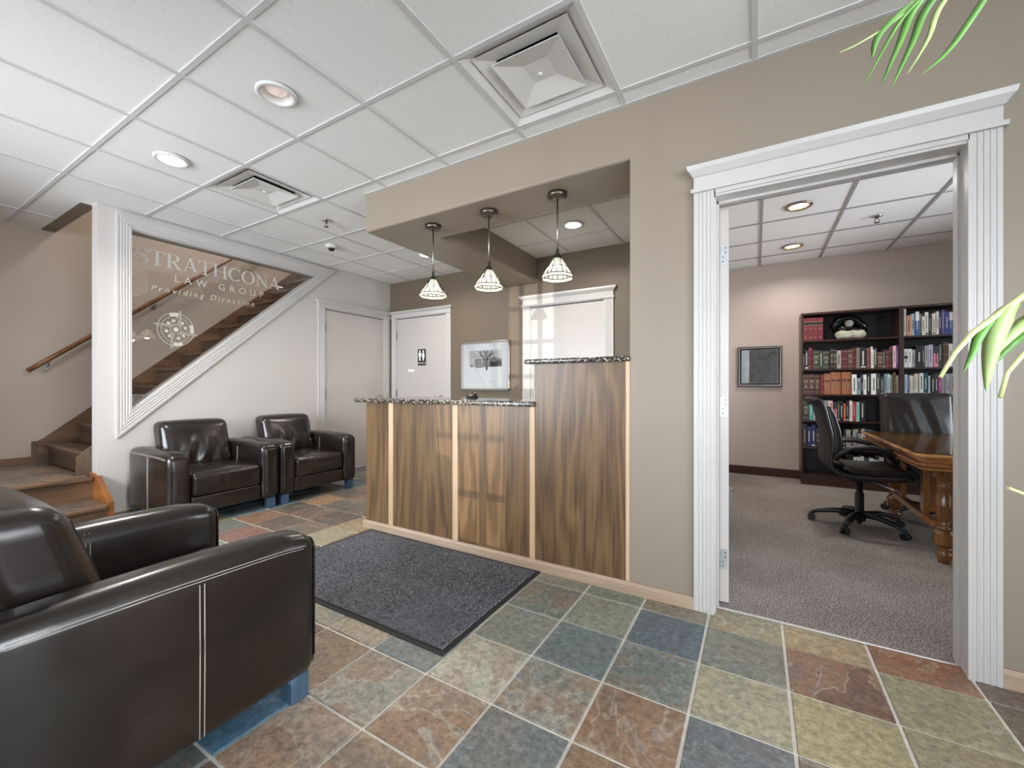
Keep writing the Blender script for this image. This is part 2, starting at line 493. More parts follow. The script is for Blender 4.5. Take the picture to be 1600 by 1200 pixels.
M_espx = wood('espresso_veneer_shelf', C(38, 22, 17), C(74, 46, 36), 'x', 1.5, 0.3, figure=8, contrast=0.3)
M_espb = plain('dark_back_panel', C(30, 27, 28), 0.4)
M_table = wood('honey_oak_table', C(122, 76, 38), C(200, 146, 88), 'x', 1.4, 0.25, figure=14, coat=0.3)
M_tabley = wood('honey_oak_table_edge', C(112, 66, 34), C(184, 126, 74), 'y', 1.4, 0.25, figure=14, coat=0.3)
M_tablez = wood('honey_oak_leg', C(84, 52, 24), C(156, 106, 56), 'z', 2, 0.2, figure=10, coat=0.4)
M_glass = m_glass('clear_glass', (0.95, 0.95, 0.95, 1), boost=1.8)
M_picglass = m_glass('picture_glass')
M_etch = plain('white_vinyl_lettering', C(198, 195, 186), 0.6)
M_etch2 = plain('grey_vinyl', C(150, 146, 136), 0.6)
M_paper = plain('white_paper', C(250, 249, 246), 0.7)
M_ink = plain('print_black', C(44, 42, 40), 0.7)
M_inkg = plain('print_grey', C(140, 136, 130), 0.7, var=0.3, vscale=40)
M_inkl = plain('print_light_grey', C(206, 204, 200), 0.7, var=0.08, vscale=20)
M_leafg = plain('green_leaf', C(96, 148, 64), 0.4, var=0.25, vscale=9)
M_leafl = plain('pale_green_leaf', C(176, 204, 130), 0.4, var=0.2, vscale=9)
M_stem = plain('yellow_green_stem', C(206, 214, 150), 0.45, var=0.1)
M_legw = wood('block_leg_blue_cast', C(46, 62, 78), C(78, 104, 128), 'z', 2, 0.3, figure=8)  # blue tone-mapping cast painted into the leg colour
# ------------------------------------------------------------------ key dimensions (metres; camera stands at x=0, y=0)
ZC = 2.655          # ceiling
YW = 2.265          # counter wall face
XL = -4.72          # wall with the stair window
YB = 4.42           # brown back wall
XS = -6.0           # outer stair wall
YO = 6.12           # office back wall
XO = -0.45          # office left wall
YF = -1.25          # street front wall
XR = 2.7            # right end wall of the lobby
ZL = 0.38           # stair landing
random.seed(7)

# ------------------------------------------------------------------ floor: grout bed and slate tiles
floor = struct(MB().box(-6.1, XR + 0.1, YF - 0.1, YW, -0.08, 0).box(-6.1, -0.5, YW, YB + 0.1, -0.08, 0).box(-0.5, 0.85, YW, 2.345, -0.08, 0).build('floor', M_grout, fix=False))
TX0, TY0, TP = 0.104, 1.83, 0.3035
TC = {  # colours read off the photograph, keyed by (column, row): r, g, b, patchiness
 (-4, 1): (122, 124, 112, .2), (-3, 1): (112, 122, 114, .2), (-2, 1): (122, 112, 100, .6), (-1, 1): (140, 130, 106, .6), (0, 1): (152, 134, 104, .3), (1, 1): (132, 88, 60, .7), (2, 1): (108, 94, 88, .3),
 (-5, 0): (126, 128, 122, .3), (-4, 0): (106, 112, 110, .7), (-3, 0): (126, 130, 122, .15), (-2, 0): (84, 98, 112, .1), (-1, 0): (104, 108, 104, .2), (0, 0): (104, 74, 58, .9), (1, 0): (140, 136, 112, .3), (2, 0): (112, 98, 90, .4),
 (-5, -1): (150, 148, 138, .4), (-4, -1): (120, 126, 124, .3), (-3, -1): (100, 114, 120, .1), (-2, -1): (104, 114, 114, .5), (-1, -1): (150, 144, 124, .2), (0, -1): (150, 140, 106, .2), (1, -1): (138, 130, 108, .3),
 (-7, -2): (150, 146, 138, .4), (-6, -2): (160, 150, 138, .4), (-5, -2): (112, 120, 128, .3), (-4, -2): (170, 166, 156, .5), (-3, -2): (138, 136, 132, .8), (-2, -2): (132, 108, 92, .7), (-1, -2): (92, 102, 112, .2), (-8, -2): (128, 108, 92, .5),
 (-7, -3): (126, 104, 92, .8), (-6, -3): (140, 120, 104, .9), (-5, -3): (146, 142, 136, .9), (-4, -3): (146, 126, 112, 1.0), (-3, -3): (110, 116, 122, .3), (-8, -3): (84, 108, 128, .3),
 (-6, -4): (78, 118, 150, .2), (-5, -4): (166, 146, 132, .8), (-4, -4): (150, 128, 112, .6), (-7, -4): (72, 112, 146, .2),  # blues and teals under the armchairs: tone-mapping cast put into the tile colours
 (-10, 0): (152, 144, 124, .2), (-11, 0): (112, 100, 92, .6), (-12, 0): (106, 92, 86, .4), (-13, 0): (132, 98, 78, .4), (-14, 0): (84, 108, 118, .2), (-15, 0): (70, 100, 118, .2),
 (-10, 1): (154, 134, 108, .4), (-9, 1): (150, 134, 110, .3), (-11, 1): (98, 88, 84, .5), (-12, 1): (112, 96, 86, .7), (-13, 1): (88, 80, 76, .6), (-14, 1): (76, 104, 116, .2), (-15, 1): (66, 98, 116, .2),
 (-10, 2): (122, 100, 84, .3), (-11, 2): (98, 92, 86, .5), (-12, 2): (102, 98, 92, .8), (-13, 2): (152, 118, 90, .8), (-14, 2): (86, 86, 82, .3), (-15, 2): (78, 106, 116, .2), (-16, 2): (60, 96, 114, .2),
 (-11, 3): (124, 102, 86, .3), (-12, 3): (120, 98, 84, .3), (-13, 3): (96, 90, 84, .3), (-14, 3): (82, 80, 78, .4), (-15, 3): (70, 100, 114, .2),
 (-12, 4): (126, 102, 86, .3), (-13, 4): (122, 100, 88, .2), (-14, 4): (74, 100, 114, .2)}
PAL = [(112, 108, 102), (124, 104, 90), (98, 108, 112), (140, 130, 110), (108, 92, 84), (128, 128, 118), (146, 118, 94), (90, 98, 104)]
_tm = {}
def slab(w, d, t=0.006, c=0.0025):
    k = (round(w, 4), round(d, 4), t)
    if k not in _tm:
        x, y = w / 2, d / 2; b = MB()
        vs = [(-x, -y, -0.004), (x, -y, -0.004), (x, y, -0.004), (-x, y, -0.004), (-x, -y, t - c), (x, -y, t - c), (x, y, t - c), (-x, y, t - c),
              (-x + c, -y + c, t), (x - c, -y + c, t), (x - c, y - c, t), (-x + c, y - c, t)]
        fs = [(0, 3, 2, 1)] + [(i, (i + 1) % 4, (i + 1) % 4 + 4, i + 4) for i in range(4)] + [(i + 4, (i + 1) % 4 + 4, (i + 1) % 4 + 8, i + 8) for i in range(4)] + [(8, 9, 10, 11)]
        me = bpy.data.meshes.new('slate_tile'); me.from_pydata(vs, [], fs); me.materials.append(M_slate); _tm[k] = me
    return _tm[k]
def tile_col(i, j):
    c = TC.get((i, j))
    if not c:
        p = random.choice(PAL); c = tuple(q + random.randint(-10, 10) for q in p) + (random.choice((.2, .4, .7)),)
    q = C(c[0], c[1], c[2] * 0.95); g = (q[0] + q[1] + q[2]) / 3; return tuple(1.18 * (v * 0.9 + g * 0.1) for v in q[:3]) + (c[3],)
far_tiles = MB()
for i in range(-19, 9):
    for j in range(-11, 9):
        x0, y0 = TX0 + TP * i, TY0 + TP * j
        x1, y1 = x0 + TP, y0 + TP
        y1 = min(y1, YB)
        x0 = max(x0, XL); x1 = min(x1, XR); y0 = max(y0, YF)
        if x0 >= -2.69 and y0 < YW: 
            lim = 2.335 if (x1 > -0.16 and x0 < 0.7) else YW
            y1 = min(y1, lim)
        if x0 < -2.69 < x1 and y1 > YW: x1 = -2.69 if y0 >= YW else x1
        if x0 >= -2.69 and y0 >= YW - 0.01: continue
        if x1 - x0 < 0.03 or y1 - y0 < 0.03: continue
        g = 0.0115
        near = -0.62 < y0 and (x0 > -4.8)
        vis = (0.4 * (-x0) * 0 + y0 > 0.25 - 0.12 * x0 * 0) and y0 > 0.25
        if vis:
            me = slab(x1 - x0 - g, y1 - y0 - g)
            o = bpy.data.objects.new('slate_tile', me); COL.objects.link(o); o.parent = floor
            o.location = ((x0 + x1) / 2, (y0 + y1) / 2, random.uniform(-0.0006, 0.0006)); o.color = tile_col(i, j)
            if abs((x1 - x0) - (y1 - y0)) < 1e-4: pass
        else:
            far_tiles.box(x0 + g / 2, x1 - g / 2, y0 + g / 2, y1 - g / 2, -0.004, 0.005)
ft = far_tiles.build('slate_paving', M_slate, floor, fix=False, weld=False); ft['kind'] = 'stuff'; ft.color = (.16, .15, .14, .4)

# office carpet
struct(MB().box(XO, 3.1, 2.41, YO, -0.06, 0.006).box(-0.17, 0.70, 2.345, 2.41, -0.06, 0.006).build('floor', M_carpet))
struct(MB().box(-0.17, 0.70, 2.331, 2.348, 0, 0.009).build('trim_1', plain('aluminium_threshold', C(190, 188, 184), 0.35, 0.7), bevel=0.002))

# ------------------------------------------------------------------ walls
def wall(name, mb, mat): return struct(mb.build(name, mat))
for wco in (wall('wall_counter', MB().prism([(-0.59, 0), (-0.59, 2.36), (-0.59, ZC + 0.06), (XR, ZC + 0.06), (XR, 0), (0.715, 0), (0.715, 2.07), (-0.19, 2.07), (-0.19, 0)], 'y', YW, 2.40), M_wallc),
            wall('wall_header', MB().box(-2.69, -0.59, YW, 2.40, 2.36, ZC + 0.06), M_wallc)):
  bm = bmesh.new(); bm.from_mesh(wco.data)
  es = []
  for e in bm.edges:
    a, b = e.verts[0].co, e.verts[1].co; m = (a + b) / 2
    if abs(m.y - YW) < 1e-4 and ((wco.name == 'wall_header' and abs(m.z - 2.36) < 1e-3)): es.append(e)
  if es: bmesh.ops.bevel(bm, geom=es, offset=0.016, segments=4, affect='EDGES', profile=0.5)
  bm.to_mesh(wco.data); bm.free()
wall('wall_bulkhead', MB().box(-2.69, -0.59, 2.40, 2.67, 2.36, ZC + 0.06).box(-2.69, -2.26, 2.67, YB, 2.36, ZC + 0.06), M_wallc)
wall('wall_column', MB().box(-0.59, XO, 2.40, 2.67, 0, ZC + 0.06), M_wallc)
wall('wall_back', MB().box(-4.85, -0.59, YB, YB + 0.12, 0, 4.7), M_brown)
wall('wall_partition', MB().box(-0.59, XO, 2.67, YO + 0.1, 0, ZC + 0.1), M_brown)
wall('wall_left', MB().prism([(1.22, 0), (1.43, 0), (1.43, 4.7), (1.22, 4.7)], 'x', XL, XL - 0.13)
     .prism([(1.43, 2.505), (YB, 2.505), (YB, 4.7), (1.43, 4.7)], 'x', XL, XL - 0.13)
     .prism([(1.43, 0), (YB, 0), (YB, 2.505), (3.23, 2.505), (1.43, 0.913)], 'x', XL, XL - 0.13), M_wall)
wall('wall_stair', MB().box(XS - 0.1, XS, YF, YB + 0.1, 0, 4.7), plain('stairwell_wall_paint', C(182, 168, 154), 0.5, spec=0.4, bmp=0.06, bscale=220))
wall('wall_stair_end', MB().box(XS, -4.85, YB, YB + 0.1, 0, 4.7), M_wall)
wall('wall_stair_header', MB().box(XS, -4.85, 1.15, 1.245, ZC, 4.7), M_brown)
wall('wall_right', MB().box(XR, XR + 0.1, YF, -0.9, 0, ZC + 0.1).box(XR, XR + 0.1, 1.1, YW, 0, ZC + 0.1).box(XR, XR + 0.1, -0.9, 1.1, 0, 0.55).box(XR, XR + 0.1, -0.9, 1.1, 2.45, ZC + 0.1), M_wallc)
wall('wall_office_back', MB().box(XO, 3.2, YO, YO + 0.1, 0, ZC + 0.1), M_office)
M_ow = M_office
wall('wall_office_right', MB().box(3.0, 3.1, 2.40, 3.2, 0, ZC + 0.1).box(3.0, 3.1, 5.0, YO, 0, ZC + 0.1).box(3.0, 3.1, 3.2, 5.0, 0, 0.75).box(3.0, 3.1, 3.2, 5.0, 2.3, ZC + 0.1), M_ow)
wall('wall_office_left', MB().box(XO, XO + 0.012, 2.67, YO, 0, ZC + 0.1), M_office)
# street wall behind the camera with two windows and a glazed entry door
WIN = [(-4.5, -2.2, 0.55, 2.45), (-0.88, -0.26, 0.02, 2.04), (0.8, 2.4, 0.55, 2.45)]
fw = MB(); xs = XS
for (a, b, z0, z1) in WIN:
    fw.box(xs, a, YF - 0.15, YF, 0, ZC + 0.1); fw.box(a, b, YF - 0.15, YF, 0, z0); fw.box(a, b, YF - 0.15, YF, z1, ZC + 0.1); xs = b
fw.box(xs, XR, YF - 0.15, YF, 0, ZC + 0.1)
wall('wall_front', fw, M_wall)
def window(name, a, b, z0, z1, cols, rows, bar):
    m = MB()
    m.box(a, a + 0.05, YF - 0.12, YF - 0.04, z0, z1).box(b - 0.05, b, YF - 0.12, YF - 0.04, z0, z1).box(a, b, YF - 0.12, YF - 0.04, z0, z0 + 0.06).box(a, b, YF - 0.12, YF - 0.04, z1 - 0.06, z1)
    f = struct(m.build(name, M_white))
    for c in range(1, cols):
        x = a + (b - a) * c / cols; MB().box(x - bar / 2, x + bar / 2, YF - 0.1, YF - 0.06, z0, z1).build('muntin', M_white, f)
    for r in range(1, rows):
        z = z0 + (z1 - z0) * r / rows; MB().box(a, b, YF - 0.1, YF - 0.06, z - bar / 2, z + bar / 2).build('muntin', M_white, f)
    MB().box(a + 0.02, b - 0.02, YF - 0.083, YF - 0.077, z0 + 0.02, z1 - 0.02).build('pane', M_glass, f)
window('window_1', *WIN[0], 2, 1, 0.05)
window('window_2', *WIN[2], 2, 1, 0.05)
window('door_4', *WIN[1], 3, 6, 0.042)
w5 = struct(MB().box(XR + .02, XR + .08, -0.9, -0.84, 0.55, 2.45).box(XR + .02, XR + .08, 1.04, 1.1, 0.55, 2.45).box(XR + .02, XR + .08, -0.9, 1.1, 0.55, 0.61).box(XR + .02, XR + .08, -0.9, 1.1, 2.39, 2.45).build('window_5', M_white))
for k in range(1, 6): MB().box(XR + .03, XR + .07, -0.9 + k / 3 - .02, -0.9 + k / 3 + .02, 0.55, 2.45).build('muntin', M_white, w5)
for k in range(1, 3): MB().box(XR + .03, XR + .07, -0.9, 1.1, 0.55 + 1.9 * k / 3 - .02, 0.55 + 1.9 * k / 3 + .02).build('muntin', M_white, w5)
MB().box(XR + .047, XR + .053, -0.88, 1.08, 0.57, 2.43).build('pane', M_glass, w5)
ow = struct(MB().box(3.02, 3.08, 3.2, 3.26, 0.75, 2.3).box(3.02, 3.08, 4.94, 5.0, 0.75, 2.3).box(3.02, 3.08, 3.2, 5.0, 0.75, 0.81).box(3.02, 3.08, 3.2, 5.0, 2.24, 2.3).box(3.03, 3.07, 4.08, 4.12, 0.75, 2.3).build('window_3', M_white))
MB().box(3.047, 3.053, 3.22, 4.98, 0.77, 2.28).build('pane', M_glass, ow)
struct(MB().box(-9, 9, -9, YF - 0.15, -0.2, -0.1).build('floor', plain('street_pavement', C(150, 148, 144), 0.9, var=0.15, vscale=3, rand=False)))

# ------------------------------------------------------------------ ceilings: lay-in boards on a white tee grid
GX0, GY0, GP = -1.225, 0.93, 0.61
VENTS = [(-1.225, 1.535), (-3.665, 1.535)]
DOWN = [(-2.164, 1.244, 'off'), (-3.394, 1.242, 'on'), (-1.49, 3.664, 'on'), (-3.29, 3.63, 'on')]
DOWN_O = [(0.311, 4.26, 'on'), (0.34, 5.445, 'on')]
def board(par, x0, x1, y0, y1, hole=None):
    z0, z1 = ZC + 0.006, ZC + 0.02
    if hole:
        cx, cy, r = hole; n = 32; b = MB(); ring = []; sq = []
        for k in range(n):
            a = 2 * pi * (k + 0.5) / n; dx, dy = cos(a), sin(a)
            ring.append((cx + r * dx, cy + r * dy))
            t = min(((x1 - cx) / dx) if dx > 0 else ((x0 - cx) / dx), ((y1 - cy) / dy) if dy > 0 else ((y0 - cy) / dy))
            sq.append((cx + t * dx, cy + t * dy))
        for k in range(n):      # snap to corners so that the board stays rectangular
            for X in (x0, x1):
                for Y in (y0, y1):
                    pass
        vs = [(p[0], p[1], z0) for p in ring] + [(p[0], p[1], z0) for p in sq]
        fs = [(k, (k + 1) % n, (k + 1) % n + n, k + n) for k in range(n)]
        corners = [(x0, y0), (x1, y0), (x1, y1), (x0, y1)]
        for X, Y in corners:
            ang = math.atan2(Y - cy, X - cx) % (2 * pi); k = int((ang / (2 * pi) * n - 0.5) // 1) % n
            vs.append((X, Y, z0)); fs.append((k + n, (k + 1) % n + n, len(vs) - 1))
        b.add(vs, fs)
        o = b.build('ceiling_tile', M_ceil, par, fix=False)
        return o
    return MB().box(x0, x1, y0, y1, z0, z1).build('ceiling_tile', M_ceil, par, weld=False, fix=False)
def gridded(par, regions, gx, gy, px, py, vents, downs, tee):
    tw = 0.012
    for (X0, X1, Y0, Y1) in regions:
        i0 = math.floor((X0 - gx) / px); i1 = math.ceil((X1 - gx) / px)
        j0 = math.floor((Y0 - gy) / py); j1 = math.ceil((Y1 - gy) / py)
        for i in range(i0, i1):
            for j in range(j0, j1):
                a, b = gx + px * i, gx + px * (i + 1); c, d = gy + py * j, gy + py * (j + 1)
                if any(abs(a - v[0]) < 0.03 and abs(c - v[1]) < 0.03 for v in vents): continue
                a, b, c, d = max(a, X0), min(b, X1), max(c, Y0), min(d, Y1)
                if b - a < 0.02 or d - c < 0.02: continue
                hole = None
                for q in downs:
                    if a < q[0] < b and c < q[1] < d: hole = (q[0], q[1], 0.078)
                if hole and min(hole[0] - a, b - hole[0], hole[1] - c, d - hole[1]) < 0.08: hole = None
                board(par, a, b, c, d, hole)
        for i in range(i0, i1 + 1):
            x = gx + px * i
            if X0 + 0.01 < x < X1 - 0.01: MB().box(x - tw, x + tw, Y0, Y1, ZC, ZC + 0.006).build('tee_bar', tee, par, weld=False, fix=False)
        for j in range(j0, j1 + 1):
            y = gy + py * j
            if Y0 + 0.01 < y < Y1 - 0.01: MB().box(X0, X1, y - tw, y + tw, ZC + 0.0008, ZC + 0.0066).build('tee_bar', tee, par, weld=False, fix=False)
M_plen = plain('plenum_deck', C(120, 120, 120), 0.9)
ceil = struct(MB().box(XS, XR, YF, 1.15, ZC + 0.3, ZC + 0.34).box(-4.85, XR, 1.15, 2.3, ZC + 0.3, ZC + 0.34).box(-4.85, -0.55, 2.3, YB, ZC + 0.3, ZC + 0.34).build('ceiling', M_plen))
gridded(ceil, [(-4.885, XR, YF, YW)], GX0, GY0, GP, 0.605, VENTS, DOWN, M_tee)
gridded(ceil, [(XS, -4.885, YF, 1.15)], GX0, GY0, GP, 0.605, VENTS, DOWN, M_tee)
gridded(ceil, [(XL, -2.69, YW, YB), (-2.26, -0.59, 2.67, YB)], GX0, GY0, GP, 0.605, VENTS, DOWN, M_tee)
oceil = struct(MB().box(XO, 3.1, 2.4, YO, ZC + 0.3, ZC + 0.34).build('ceiling', M_plen))
gridded(oceil, [(XO, 3.0, 2.40, YO)], 0.04, 3.955, GP, 0.588, [(1.26, 3.955)], DOWN_O, plain('grey_tee_bar', C(150, 149, 148), 0.5))
# wall angle along the counter wall
MB().box(-2.69, XR, YW - 0.02, YW, ZC - 0.001, ZC + 0.003).build('wall_angle', M_tee, ceil)
MB().box(XL, XL + 0.02, 1.22, YB, ZC - 0.001, ZC + 0.003).build('wall_angle', M_tee, ceil)
MB().box(XO, 3.0, YO - 0.02, YO, ZC - 0.001, ZC + 0.003).build('wall_angle', M_tee, oceil)
struct(MB().box(XS - 0.1, -4.72, 1.15, YB + 0.1, 4.7, 4.75).build('ceiling', M_plen))

# ------------------------------------------------------------------ ceiling fittings
def downlight(x, y, state, label, trim, group=None):
    t = thing('recessed_downlight', label, 'downlight', (x, y, ZC), group=group)
    MB().lathe([(0.098, 0.0), (0.098, -0.006), (0.09, -0.011), (0.078, -0.011), (0.072, -0.004), (0.072, 0.012)], n=32, cap=False).build('trim_ring', trim, t)
    MB().lathe([(0.0725, 0.010), (0.068, 0.06), (0.058, 0.11), (0.001, 0.112)], n=32, cap=False).build('reflector_can', plain('white_reflector', C(228, 226, 222), 0.3), t, fix=False)
    if state == 'on':
        MB().lathe([(0.001, 0.022), (0.05, 0.024), (0.06, 0.034), (0.055, 0.06), (0.001, 0.062)], n=24, cap=False).build('lamp', M_bulb2, t)
        l = bpy.data.lights.new('downlight_beam', 'AREA'); l.shape = 'DISK'; l.size = 0.11; l.energy = 16 if y < 3 else (10 if x < -1 else 8); l.color = (1, 0.93, 0.84); l.spread = radians(150)
        o = bpy.data.objects.new('downlight_beam', l); COL.objects.link(o); o.location = (x, y, ZC - 0.015)
    else:
        MB().lathe([(0.001, 0.004), (0.03, 0.007), (0.05, 0.018), (0.052, 0.04), (0.03, 0.1), (0.001, 0.1)], n=24, cap=False).build('lamp', M_bulboff, t)
    return t
downlight(*DOWN[0], 'unlit white recessed downlight in the lobby ceiling nearest the camera', M_trimw)
downlight(*DOWN[1], 'glowing recessed downlight between the unlit one and the stair window', M_trimw)
downlight(*DOWN[2], 'glowing recessed downlight in the ceiling behind the counter, above the right back door', M_trimw)
downlight(*DOWN[3], 'glowing recessed downlight half hidden behind the beam edge, near the leftmost pendant lamp', M_trimw)
downlight(*DOWN_O[0], 'lit gold-rimmed recessed downlight in the office ceiling, the nearer to the doorway', M_trimg)
downlight(*DOWN_O[1], 'lit gold-rimmed recessed downlight in the office ceiling, the farther one near the back wall', M_trimg)

def diffuser(x0, y0, p, q, label):
    t = thing('ceiling_air_diffuser', label, 'vent', (x0 + p / 2, y0 + q / 2, ZC))
    hx, hy = p / 2 - 0.012, q / 2 - 0.012
    def ring(name, a, b, za, zb, mat=M_trimw, th=0.003):
        ax, ay, bx, by = hx * a, hy * a, hx * b, hy * b
        vs = [(-ax, -ay, za), (ax, -ay, za), (ax, ay, za), (-ax, ay, za), (-bx, -by, zb), (bx, -by, zb), (bx, by, zb), (-bx, by, zb)]
        vs += [(v[0], v[1], v[2] + th) for v in vs]
        fs = []
        for i in range(4):
            j = (i + 1) % 4
            fs += [(i, j, j + 4, i + 4), (i + 8, i + 12, j + 12, j + 8), (i, i + 8, j + 8, j), (i + 4, j + 4, j + 12, i + 12)]
        MB().add(vs, fs).build(name, mat, t)
    ring('outer_frame', 1.0, 0.80, 0.0, 0.03)
    ring('louver', 0.83, 0.55, 0.014, 0.034)
    m = MB(); a, b, z0, z1 = 0.6, 0.22, 0.004, 0.012
    vs = [(-hx * a, -hy * a, z0), (hx * a, -hy * a, z0), (hx * a, hy * a, z0), (-hx * a, hy * a, z0), (-hx * b, -hy * b, z1 + .02), (hx * b, -hy * b, z1 + .02), (hx * b, hy * b, z1 + .02), (-hx * b, hy * b, z1 + .02)]
    vs += [(v[0], v[1], v[2] + 0.004) for v in vs]
    fs = [(4, 5, 6, 7), (12, 15, 14, 13)]
    for i in range(4):
        j = (i + 1) % 4; fs += [(i, j, j + 4, i + 4), (i + 8, i + 12, j + 12, j + 8), (i, i + 8, j + 8, j)]
    MB().add(vs, fs).build('centre_plate', M_trimw, t)
    MB().lathe([(0.012, 0.016), (0.012, 0.008), (0.006, 0.006)], n=12).build('centre_screw', M_trimw, t)
    MB().box(-hx, hx, -hy, hy, 0.16, 0.165).box(-hx, -hx + .003, -hy, hy, 0.0, 0.16).box(hx - .003, hx, -hy, hy, 0.0, 0.16).box(-hx, hx, -hy, -hy + .003, 0.0, 0.16).box(-hx, hx, hy - .003, hy, 0.0, 0.16).build('duct_box', plain('grey_duct_box', C(196, 197, 197), 0.5), t)
    MB().lathe([(0.13, 0.158), (0.13, 0.08), (0.12, 0.08), (0.118, 0.155), (0.001, 0.156)], n=28, cap=False).build('duct_collar', M_duct, t, fix=False)
    return t
diffuser(-1.225, 1.535, 0.61, 0.605, 'large white square ceiling air diffuser above the counter wall near the pendants')
diffuser(-3.665, 1.535, 0.61, 0.605, 'square ceiling air diffuser with dark slots, near the stair window')
diffuser(1.26, 3.955, 0.61, 0.588, 'white ceiling air diffuser in the office, cut off by the door casing')
def sprinkler(x, y, label):
    t = thing('fire_sprinkler', label, 'sprinkler', (x, y, ZC))
    MB().lathe([(0.04, 0.004), (0.04, -0.003), (0.018, -0.012), (0.012, -0.012)], n=20).build('escutcheon', M_chrome, t)
    m = MB().cyl((0, 0, -0.01), (0, 0, -0.022), 0.009, 10)
    for s in (-1, 1): m.tube([(0.008 * s, 0, -0.02), (0.018 * s, 0, -0.034), (0.012 * s, 0, -0.05), (0, 0, -0.056)], 0.003, 6)
    m.build('yoke', M_bronze, t)
    MB().lathe([(0.02, -0.055), (0.02, -0.058), (0.004, -0.06)], n=16).build('deflector', M_bronze, t)
sprinkler(-3.416, 2.426, 'chrome sprinkler head hanging from the lobby ceiling beside the beam')
sprinkler(0.934, 4.872, 'dark sprinkler head hanging from the office ceiling')
t = thing('dome_camera', 'small white dome camera with black eye on the lobby ceiling by the stair window', 'camera', (-3.971, 2.882, ZC))
MB().lathe([(0.062, 0.004), (0.062, -0.012), (0.052, -0.026), (0.034, -0.03)], n=24).build('housing', M_trimw, t)
MB().lathe([(0.034, -0.028), (0.031, -0.045), (0.02, -0.055), (0.002, -0.06)], n=20).build('lens_dome', M_blackgloss, t)

# ------------------------------------------------------------------ door and window casings
def fluted(w, d=0.02, n=4):
    """profile across a casing board: (s, depth)"""
    pts = [(0, 0), (0, d)]
    a, b = w * 0.12, w * 0.88; st = (b - a) / n
    for k in range(n):
        s0 = a + st * k
        pts += [(s0 + st * 0.18, d), (s0 + st * 0.32, d - 0.0028), (s0 + st * 0.68, d - 0.0028), (s0 + st * 0.82, d)]
    pts += [(w, d), (w, 0)]
    return pts
def casing(par, T, s0, s1, ztop, w, hh, ext=0.03, right=True):
    """two fluted legs and an entablature round the opening s0..s1"""
    for a in ((s0 - w), s1):
        m = MB(T); pr = fluted(w)
        n = len(pr); vs = [(a + p[0], p[1], 0.0) for p in pr] + [(a + p[0], p[1], ztop) for p in pr]
        m.add(vs, [list(range(n))[::-1], list(range(n, 2 * n))] + [(i, (i + 1) % n, (i + 1) % n + n, i + n) for i in range(n)])
        m.build('side_casing', M_white, par)
    a, b = s0 - w, s1 + w; z = ztop
    prof = [(0, 0.03, 0.026, 0.012), (0.018, 0.022, 0.022, 0.0), (hh * 0.62, 0.022, 0.022, 0.0), (hh * 0.66, 0.03, 0.03, 0.008), (hh * 0.8, 0.045, 0.045, 0.02), (hh * 0.86, 0.05, 0.05, ext), (hh, 0.052, 0.052, ext)]
    m = MB(T)
    rows = [(0, 0.012, 0.034), (0.018, 0.012, 0.034), (0.0181, 0.0, 0.022), (hh * 0.6, 0.0, 0.022), (hh * 0.63, 0.006, 0.03), (hh * 0.78, ext * 0.6, 0.044), (hh * 0.84, ext, 0.05), (hh, ext + 0.004, 0.054)]
    vs = []
    for (dz, e, d) in rows:
        vs += [(a - e, 0, z + dz), (a - e, d, z + dz), (b + e, d, z + dz), (b + e, 0, z + dz)]
    fs = [(0, 1, 2, 3), tuple(range(len(vs) - 4, len(vs)))[::-1]]
    for i in range(len(rows) - 1):
        for k in range(4):
            j = (k + 1) % 4; fs.append((4 * i + k, 4 * i + j, 4 * i + 4 + j, 4 * i + 4 + k))
    m.add(vs, fs); m.build('header_casing', M_white, par)

def lever(par, T, s, z, sg):
    m = MB(T)
    m.tube([(s, 0.0, z), (s, 0.012, z)], 0.026, 14); m.tube([(s, 0.01, z), (s, 0.05, z)], 0.009, 8)
    m.tube([(s, 0.05, z), (s - sg * 0.03, 0.055, z + 0.004), (s - sg * 0.07, 0.052, z + 0.002), (s - sg * 0.11, 0.05, z - 0.008)], [0.011, 0.01, 0.008, 0.006], 8)
    m.build('door_handle', M_chrome, par)

def closed_door(name, T, s0, s1, ztop, w, hh, hinge_s, hand_s, sg, hz=(0.25, 1.03, 1.88)):
    m = MB(T)     # jamb lining
    m.box(s0, s0 + 0.012, -0.002, 0.012, 0, ztop).box(s1 - 0.012, s1, -0.002, 0.012, 0, ztop).box(s0, s1, -0.002, 0.012, ztop - 0.012, ztop)
    d = struct(m.build(name, M_white))
    MB(T).box(s0 + 0.014, s1 - 0.014, 0.0, 0.006, 0.012, ztop - 0.022).build('door_slab', M_door, d)
    MB(T).box(s0 + 0.010, s1 - 0.010, -0.001, 0.0005, 0.0, ztop - 0.010).build('gap_shade_sheet', plain('painted_gap_shade', C(46, 42, 40), 0.9), d)  # dark sheet behind the slab, painting the shade of the gap
    casing(d, T, s0, s1, ztop, w, hh)
    for z in hz:
        MB(T).box(hinge_s - 0.008, hinge_s + 0.008, 0.004, 0.014, z - 0.05, z + 0.05).build('hinge', M_nickel, d)
    lever(d, lambda s, dd, z: T(s, dd + 0.006, z), hand_s, 0.985, sg)
    return d
TLX = lambda s, d, z: (XL + d, s, z)
TBK = lambda s, d, z: (s, YB - d, z)
TCW = lambda s, d, z: (s, YW - d, z)
closed_door('door_1', TLX, 3.318, 4.292, 2.125, 0.088, 0.09, 3.33, 4.21, 1)
d2 = closed_door('door_2', TBK, -4.585, -3.640, 2.135, 0.085, 0.09, -4.573, -3.73, 1)
closed_door('door_3', TBK, -2.345, -1.425, 2.09, 0.10, 0.125, -1.437, -2.26, -1)
